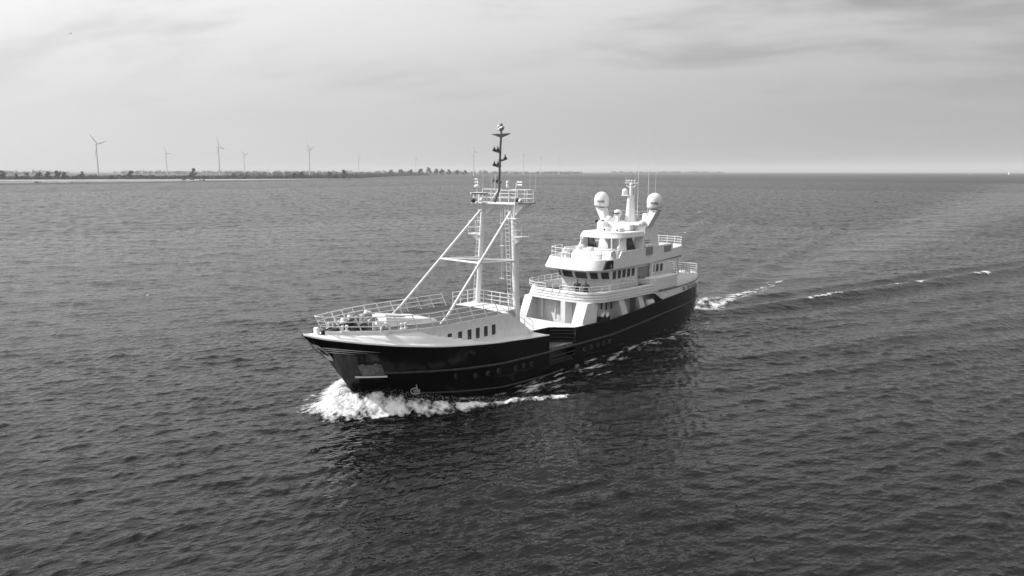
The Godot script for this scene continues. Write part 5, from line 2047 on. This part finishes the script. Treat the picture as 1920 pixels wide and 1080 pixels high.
	for s in [[-1580, 2005, 23], [-1606, 1985, 26], [-1632, 1966, 28], [-1660, 1943, 30], [-1682, 1926, 32], [-1700, 1908, 28], [-1716, 1895, 27], [-1735, 1880, 24], [-1756, 1860, 21], [-1775, 1845, 21]]:
		tree(Vector3(s[0] * q - 20.0, 0.3, s[1] * q + 60.0), s[2] * q * 0.92, 22, 140 + k, "tall tree in the wood where the shore meets the mast", "trees of the far wood")
		k += 1
	var yaw := atan2(0.88, -0.47)
	var list := [[-767, 2368, 0.75, "wind turbine with a slim grey tower above the pointed tree"], [-1395, 3412, 0.5, "small hazy turbine left of the tall round tree"], [-1145, 2388, 0.35, "tall turbine with long blades behind the tall round tree"], [-1792, 3468, 0.8, "small faint turbine next to the tall one"], [-1516, 2439, 0.85, "clear white turbine before the mid-distance woods"], [-2410, 3391, 0.1, "faint turbine over the woods by the motorboat"], [-2825, 3412, 0.0, "faintest turbine above the far wood"], [-2087, 2156, 0.4, "turbine beside the ship's topmast with blades spread"], [-2819, 2556, 0.9, "pale turbine just right of the topmast"], [-3199, 2774, 0.2, "pale turbine in the middle of the last three"], [-3534, 2916, 0.0, "last and faintest turbine towards open water"]]
	for t in list:
		turbine(Vector3(t[0], 0.3, t[1]), t[2], yaw + rng.randf_range(-0.15, 0.15), t[3])
	# dark boulders on the tide line
	for e in [[-272, 1091, 3.2], [-547, 1281, 3.4], [-575, 1312, 4.2], [-553, 1218, 3.0], [-545, 1214, 2.2], [-835, 1496, 5.0], [-319, 1110, 1.6], [-334, 1094, 1.8]]:
		var r := RandomNumberGenerator.new()
		r.seed = int(e[2] * 100)
		var rows := []
		for lay in [[0.95, -0.3], [1.0, 0.15], [0.85, 0.45], [0.5, 0.7], [0.12, 0.8]]:
			var ring := PackedVector3Array()
			for a in 10:
				var t := -TAU * a / 10.0
				var w: float = lay[0] * e[2] * r.randf_range(0.8, 1.15)
				ring.append(Vector3(cos(t) * w, lay[1] * e[2] * r.randf_range(0.85, 1.1), sin(t) * w))
			rows.append(ring)
		var st := st_new()
		grid(st, rows, true, -1)
		cap(st, rows[4])
		var o := put("boulder", st, mat.mud)
		o.position = Vector3(e[0], 0.1, e[1])
		tag(o, "dark boulder on the pale tide line of the beach", "boulder", "boulders on the tide line")

func small_craft() -> void:
	# motorboat off the beach
	var at := Vector3(-757, 0.0, 1096)
	var turn := Basis(Vector3.UP, 2.6)
	var o := holder("motorboat", null, at)
	o.basis = turn
	o.position = at
	var rows := []
	for e in [[4.0, 0.05, 1.5], [3.0, 0.75, 1.3], [1.0, 1.2, 1.15], [-2.0, 1.25, 1.05], [-3.6, 1.15, 1.05]]:
		rows.append(PackedVector3Array([Vector3(e[0], e[2], -e[1]), Vector3(e[0] * 0.92, 0.2, -e[1] * 0.8), Vector3(e[0] * 0.85, -0.4, 0), Vector3(e[0] * 0.92, 0.2, e[1] * 0.8), Vector3(e[0], e[2], e[1])]))
	var st := st_new()
	grid(st, rows, false, 0)
	cap(st, rows[4])
	put("hull", st, mat.grey, o)
	st = st_new()
	soft_box(st, Vector3(0.3, 1.5, 0), Vector3(2.2, 1.0, 1.6), 0.15)
	put("cabin", st, mat.white, o)
	tag(o, "small motorboat with white cabin off the beach", "motorboat")
	# two sailing boats on the horizon
	for e in [[Vector3(-4406, 0, 747), 1.0, "white sailing boat on the clear horizon"], [Vector3(-4375, 0, 909), 0.55, "smaller sailing boat on the clear horizon"]]:
		var s: float = e[1]
		var b := holder("sailing_boat", null, e[0])
		st = st_new()
		rows = []
		for q in [[5.5, 0.05, 1.4], [3.0, 1.2, 1.2], [0.0, 1.6, 1.1], [-3.5, 1.4, 1.1], [-5.0, 1.0, 1.2]]:
			rows.append(PackedVector3Array([Vector3(q[0], q[2], -q[1]) * s, Vector3(q[0] * 0.9, -0.4, 0) * s, Vector3(q[0], q[2], q[1]) * s]))
		grid(st, rows, false, 0)
		put("hull", st, mat.white, b)
		st = st_new()
		tube(st, [Vector3(0.6, 1.0, 0) * s, Vector3(0.6, 17.0, 0) * s], 0.12 * s, 6)
		put("mast", st, mat.white, b)
		st = st_new()
		rows = []
		for k in 7:
			var v := k / 6.0
			var wdt := 4.8 * (1.0 - v) + 0.15
			var row := PackedVector3Array()
			for h in 5:
				var u := h / 4.0
				row.append(Vector3(0.45 - wdt * u, 2.0 + 14.5 * v, 0.6 * sin(PI * u) * (1.0 - v * 0.5)) * s)
			rows.append(row)
		grid(st, rows, false, 0)
		put("mainsail", st, mat.sail, b)
		st = st_new()
		rows = []
		for k in 7:
			var v := k / 6.0
			var row := PackedVector3Array()
			for h in 4:
				var u := h / 3.0
				var a := Vector3(5.3, 1.6, 0).lerp(Vector3(0.75, 15.0, 0), v)
				var c := Vector3(0.9, 2.2, 0.8).lerp(Vector3(0.75, 15.0, 0), v)
				row.append((a.lerp(c, u) + Vector3(0, 0, 0.5 * sin(PI * u) * (1.0 - v))) * s)
			rows.append(row)
		grid(st, rows, false, 0)
		put("jib", st, mat.sail, b)
		b.basis = Basis(Vector3.UP, 0.9)
		tag(b, e[2], "sailing boat", "sailing boats on the horizon")
	# gulls
	for e in [[Vector3(-9.6, 1.1, 48.7), 1.0, "white", "white gull skimming low over the water"], [Vector3(-11.7, 33.4, 74.4), 0.4, "dark", "dark bird gliding high in the bright sky"]]:
		st = st_new()
		rows = []
		for q in [[0.30, 0.01, 0.0], [0.24, 0.045, 0.0], [0.14, 0.075, 0.0], [-0.05, 0.08, 0.0], [-0.22, 0.04, 0.01], [-0.34, 0.05, 0.015]]:
			var ring := PackedVector3Array()
			for k in 8:
				var t := TAU * k / 8.0
				ring.append(Vector3(q[0], q[2] + sin(t) * q[1] * (0.35 if q[0] < -0.3 else 0.9), cos(t) * q[1]))
			rows.append(ring)
		grid(st, rows, true, 0)
		for s in [-1.0, 1.0]:
			rows = []
			for q in [[0.04, 0.0, 0.16, -0.10], [0.30, 0.10, 0.17, -0.05], [0.52, 0.09, 0.06, -0.08], [0.70, 0.03, -0.10, -0.16]]:
				rows.append(PackedVector3Array([Vector3(q[2], q[1], q[0] * s), Vector3((q[2] + q[3]) * 0.5, q[1] + 0.025, q[0] * s), Vector3(q[3], q[1], q[0] * s), Vector3((q[2] + q[3]) * 0.5, q[1] - 0.01, q[0] * s)]))
			grid(st, rows, true, 0)
			cap(st, rows[3])
		var g := put("gull", st, mat.sail if e[2] == "white" else mat.dark)
		g.position = e[0]
		g.rotation = Vector3(0.25, 0.6, 0.1)
		g.scale = Vector3.ONE * e[1]
		tag(g, e[3], "gull")

# ------------------------------------------------------------------ people
func nets(st: SurfaceTool, bones: Array, cell: float, blend: float) -> void:
	# surface nets over the smooth union of tapered capsules [a, b, radius a, radius b]
	var lo := Vector3.INF
	var hi := -Vector3.INF
	for b in bones:
		for k in 2:
			var r: float = b[2 + k] + cell * 2.0
			lo = lo.min(b[k] - Vector3(r, r, r))
			hi = hi.max(b[k] + Vector3(r, r, r))
	var n := Vector3i(((hi - lo) / cell).ceil())
	var sx := n.y * n.z
	var field := PackedFloat32Array()
	field.resize(n.x * n.y * n.z)
	field.fill(9.0)
	for b in bones:
		var a: Vector3 = b[0]
		var c: Vector3 = b[1]
		var ra: float = b[2]
		var rb: float = b[3]
		var reach := maxf(ra, rb) + cell * 3.0 + blend
		var l := Vector3i(((a.min(c) - Vector3(reach, reach, reach) - lo) / cell).floor()).max(Vector3i.ZERO)
		var h := Vector3i(((a.max(c) + Vector3(reach, reach, reach) - lo) / cell).ceil()).min(n - Vector3i.ONE)
		var d := c - a
		var dd := maxf(d.length_squared(), 1e-9)
		for x in range(l.x, h.x + 1):
			for y in range(l.y, h.y + 1):
				for z in range(l.z, h.z + 1):
					var p := lo + Vector3(x, y, z) * cell
					var t := clampf((p - a).dot(d) / dd, 0.0, 1.0)
					var v := p.distance_to(a + d * t) - lerpf(ra, rb, t)
					var i := x * sx + y * n.z + z
					var o := field[i]
					var e := maxf(blend - absf(o - v), 0.0) / blend
					field[i] = minf(o, v) - e * e * blend * 0.25
	var ids := {}
	var pts := PackedVector3Array()
	var offs := [Vector3i(0, 0, 0), Vector3i(1, 0, 0), Vector3i(0, 1, 0), Vector3i(1, 1, 0), Vector3i(0, 0, 1), Vector3i(1, 0, 1), Vector3i(0, 1, 1), Vector3i(1, 1, 1)]
	var edges := [[0, 1], [2, 3], [4, 5], [6, 7], [0, 2], [1, 3], [4, 6], [5, 7], [0, 4], [1, 5], [2, 6], [3, 7]]
	for x in n.x - 1:
		for y in n.y - 1:
			for z in n.z - 1:
				var i := x * sx + y * n.z + z
				var inside := 0
				var vals := []
				for o in offs:
					var v := field[i + o.x * sx + o.y * n.z + o.z]
					vals.append(v)
					if v < 0.0:
						inside += 1
				if inside == 0 or inside == 8:
					continue
				var sum := Vector3.ZERO
				var cnt := 0
				for e in edges:
					var va: float = vals[e[0]]
					var vb: float = vals[e[1]]
					if (va < 0.0) != (vb < 0.0):
						sum += Vector3(offs[e[0]]).lerp(Vector3(offs[e[1]]), va / (va - vb))
						cnt += 1
				ids[i] = pts.size()
				pts.append(lo + (Vector3(x, y, z) + sum / cnt) * cell)
	st.set_smooth_group(0)
	for x in range(1, n.x - 1):
		for y in range(1, n.y - 1):
			for z in range(1, n.z - 1):
				var i := x * sx + y * n.z + z
				var here := field[i] < 0.0
				for ax in 3:
					var step: int = [sx, n.z, 1][ax]
					if (field[i + step] < 0.0) == here:
						continue
					var u: int = [n.z, 1, sx][ax]
					var v: int = [1, sx, n.z][ax]
					if not (ids.has(i) and ids.has(i - u) and ids.has(i - u - v) and ids.has(i - v)):
						continue
					if here:
						quad(st, pts[ids[i]], pts[ids[i - v]], pts[ids[i - u - v]], pts[ids[i - u]])
					else:
						quad(st, pts[ids[i]], pts[ids[i - u]], pts[ids[i - u - v]], pts[ids[i - v]])
	st.set_smooth_group(-1)

func person(at: Vector3, turn: float, tall: float, wide: float, hands: Array, look: float, shirt: Material, label: String) -> void:
	# faces +x before it is turned; hands are given in its own axes
	var k := tall / 1.78
	var o := holder("person", null, at)
	o.rotation.y = turn
	var hip := Vector3(0, 0.95, 0) * k
	var chest := Vector3(0.06, 1.32, 0) * k
	var neck := Vector3(0.09, 1.50, 0) * k
	var head := Vector3(0.13, 1.665, 0) * k
	var body := [[hip, Vector3(0.03, 1.14, 0) * k, 0.135 * wide, 0.125 * wide], [Vector3(0.03, 1.14, 0) * k, chest, 0.125 * wide, 0.15 * wide], [chest + Vector3(0, 0.06, -0.13 * wide), chest + Vector3(0, 0.06, 0.13 * wide), 0.085 * wide, 0.085 * wide], [chest, neck, 0.10, 0.056], [neck, head + Vector3(0, -0.04, 0), 0.056, 0.06], [hip + Vector3(0, 0, -0.08), hip + Vector3(0, 0, 0.08), 0.11 * wide, 0.11 * wide]]
	var legs := []
	var cloth := []
	for s in [-1.0, 1.0]:
		var sh := chest + Vector3(-0.01, 0.085, 0.19 * s * wide)
		var hd: Vector3 = hands[0 if s < 0 else 1]
		var mid := (sh + hd) * 0.5
		var bend := Vector3(-0.10, -0.10, 0.10 * s)
		var el := mid + bend
		body.append([sh, el, 0.052, 0.042])
		body.append([el, hd, 0.041, 0.028])
		var kn := Vector3(0.04, 0.50, 0.11 * s) * k
		var an := Vector3(-0.02, 0.08, 0.12 * s) * k
		body.append([hip + Vector3(0, -0.04, 0.09 * s), kn, 0.085, 0.058])
		body.append([kn, an, 0.056, 0.038])
		body.append([an + Vector3(-0.03, -0.04, 0), an + Vector3(0.17, -0.05, 0.02 * s), 0.04, 0.034])
		legs.append([hip + Vector3(0, -0.02, 0.09 * s), kn + Vector3(0, -0.06, 0), 0.105 * wide, 0.08])
		cloth.append([sh, sh.lerp(el, 0.75), 0.068, 0.056])
	# skull, jaw, nose, ears
	var face := Basis(Vector3.UP, look)
	body.append([head + Vector3(-0.02, 0.02, 0), head + face * Vector3(0.02, 0.025, 0), 0.088, 0.085])
	body.append([head + face * Vector3(0.035, -0.045, 0), head + face * Vector3(0.055, -0.075, 0), 0.058, 0.045])
	body.append([head + face * Vector3(0.095, 0.005, 0), head + face * Vector3(0.11, -0.022, 0), 0.012, 0.017])
	for s in [-1.0, 1.0]:
		body.append([head + face * Vector3(0.0, 0.01, 0.088 * s), head + face * Vector3(0.0, -0.02, 0.088 * s), 0.018, 0.013])
	var st := st_new()
	nets(st, body, 0.024, 0.05)
	# hands: palm and five fingers closing on the rail
	for s in [-1.0, 1.0]:
		var hd: Vector3 = hands[0 if s < 0 else 1]
		var lens := [0.062, 0.078, 0.082, 0.076, 0.06]
		tube(st, [hd + Vector3(-0.03, 0.01, 0), hd + Vector3(0.05, 0.012, 0)], 0.03, 8, 0.034)
		for f in 5:
			var w: float = (f - 2.2) * 0.02 * s
			var base := hd + Vector3(0.05, 0.01, w)
			var l: float = lens[f]
			if f == 0:
				base = hd + Vector3(0.01, 0.005, -0.035 * s)
				tube(st, [base, base + Vector3(0.03, -0.01, -0.022 * s), base + Vector3(0.055, -0.03, -0.02 * s)], 0.011, 6, 0.008)
			else:
				tube(st, [base, base + Vector3(l * 0.45, 0.002, 0), base + Vector3(l * 0.75, -0.025, 0), base + Vector3(l * 0.72, -0.055, 0)], 0.0095, 6, 0.0075)
	put("body", st, mat.skin, o)
	# clothes follow the body a little outside it
	cloth.append([hip + Vector3(0, 0.02, 0), Vector3(0.03, 1.14, 0) * k, 0.15 * wide, 0.142 * wide])
	cloth.append([Vector3(0.03, 1.14, 0) * k, chest, 0.142 * wide, 0.166 * wide])
	cloth.append([chest + Vector3(0, 0.06, -0.14 * wide), chest + Vector3(0, 0.06, 0.14 * wide), 0.098 * wide, 0.098 * wide])
	cloth.append([chest, neck + Vector3(0, -0.05, 0), 0.11, 0.07])
	st = st_new()
	nets(st, cloth, 0.026, 0.05)
	put("shirt", st, shirt, o)
	legs.append([hip + Vector3(0, 0.03, -0.07), hip + Vector3(0, 0.03, 0.07), 0.14 * wide, 0.14 * wide])
	st = st_new()
	nets(st, legs, 0.028, 0.05)
	put("shorts", st, mat.trousers, o)
	st = st_new()
	nets(st, [[head + Vector3(-0.035, 0.035, 0), head + Vector3(0.0, 0.055, 0), 0.092, 0.084], [head + Vector3(-0.05, 0.0, 0), head + Vector3(-0.055, -0.05, 0), 0.075, 0.05]], 0.02, 0.03)
	put("hair", st, mat.hair, o)
	for s in [-1.0, 1.0]:
		st = st_new()
		lathe(st, head + face * Vector3(0.097, 0.012, 0.034 * s), [[0.0, -0.011], [0.011, 0.0], [0.0, 0.011]], 8)
		put("eye", st, mat.dark, o)
	st = st_new()
	tube(st, [head + face * Vector3(0.098, -0.062, -0.024), head + face * Vector3(0.106, -0.064, 0), head + face * Vector3(0.098, -0.062, 0.024)], 0.006, 5)
	put("mouth", st, mat.hair, o)
	tag(o, label, "person", "two people on the upper deck")

func people() -> void:
	person(Vector3(-24.66, 4.58, -1.95), 0.45, 1.76, 0.98, [Vector3(0.42, 1.20, -0.20), Vector3(0.42, 1.20, 0.26)], 0.25, mat.shirt_dark, "person in a dark shirt leaning on the upper deck rail, hands close together")
	person(Vector3(-24.72, 4.58, -2.75), 0.40, 1.74, 1.12, [Vector3(0.30, 1.08, -0.52), Vector3(0.40, 1.20, 0.22)], 0.5, mat.shirt, "heavier person in a grey shirt with one arm stretched along the rail")

func _ready() -> void:
	rng.seed = 7
	camera_and_light()
	materials()
	sea()
	land()
	build_ship()
	foam()
	small_craft()
	people()
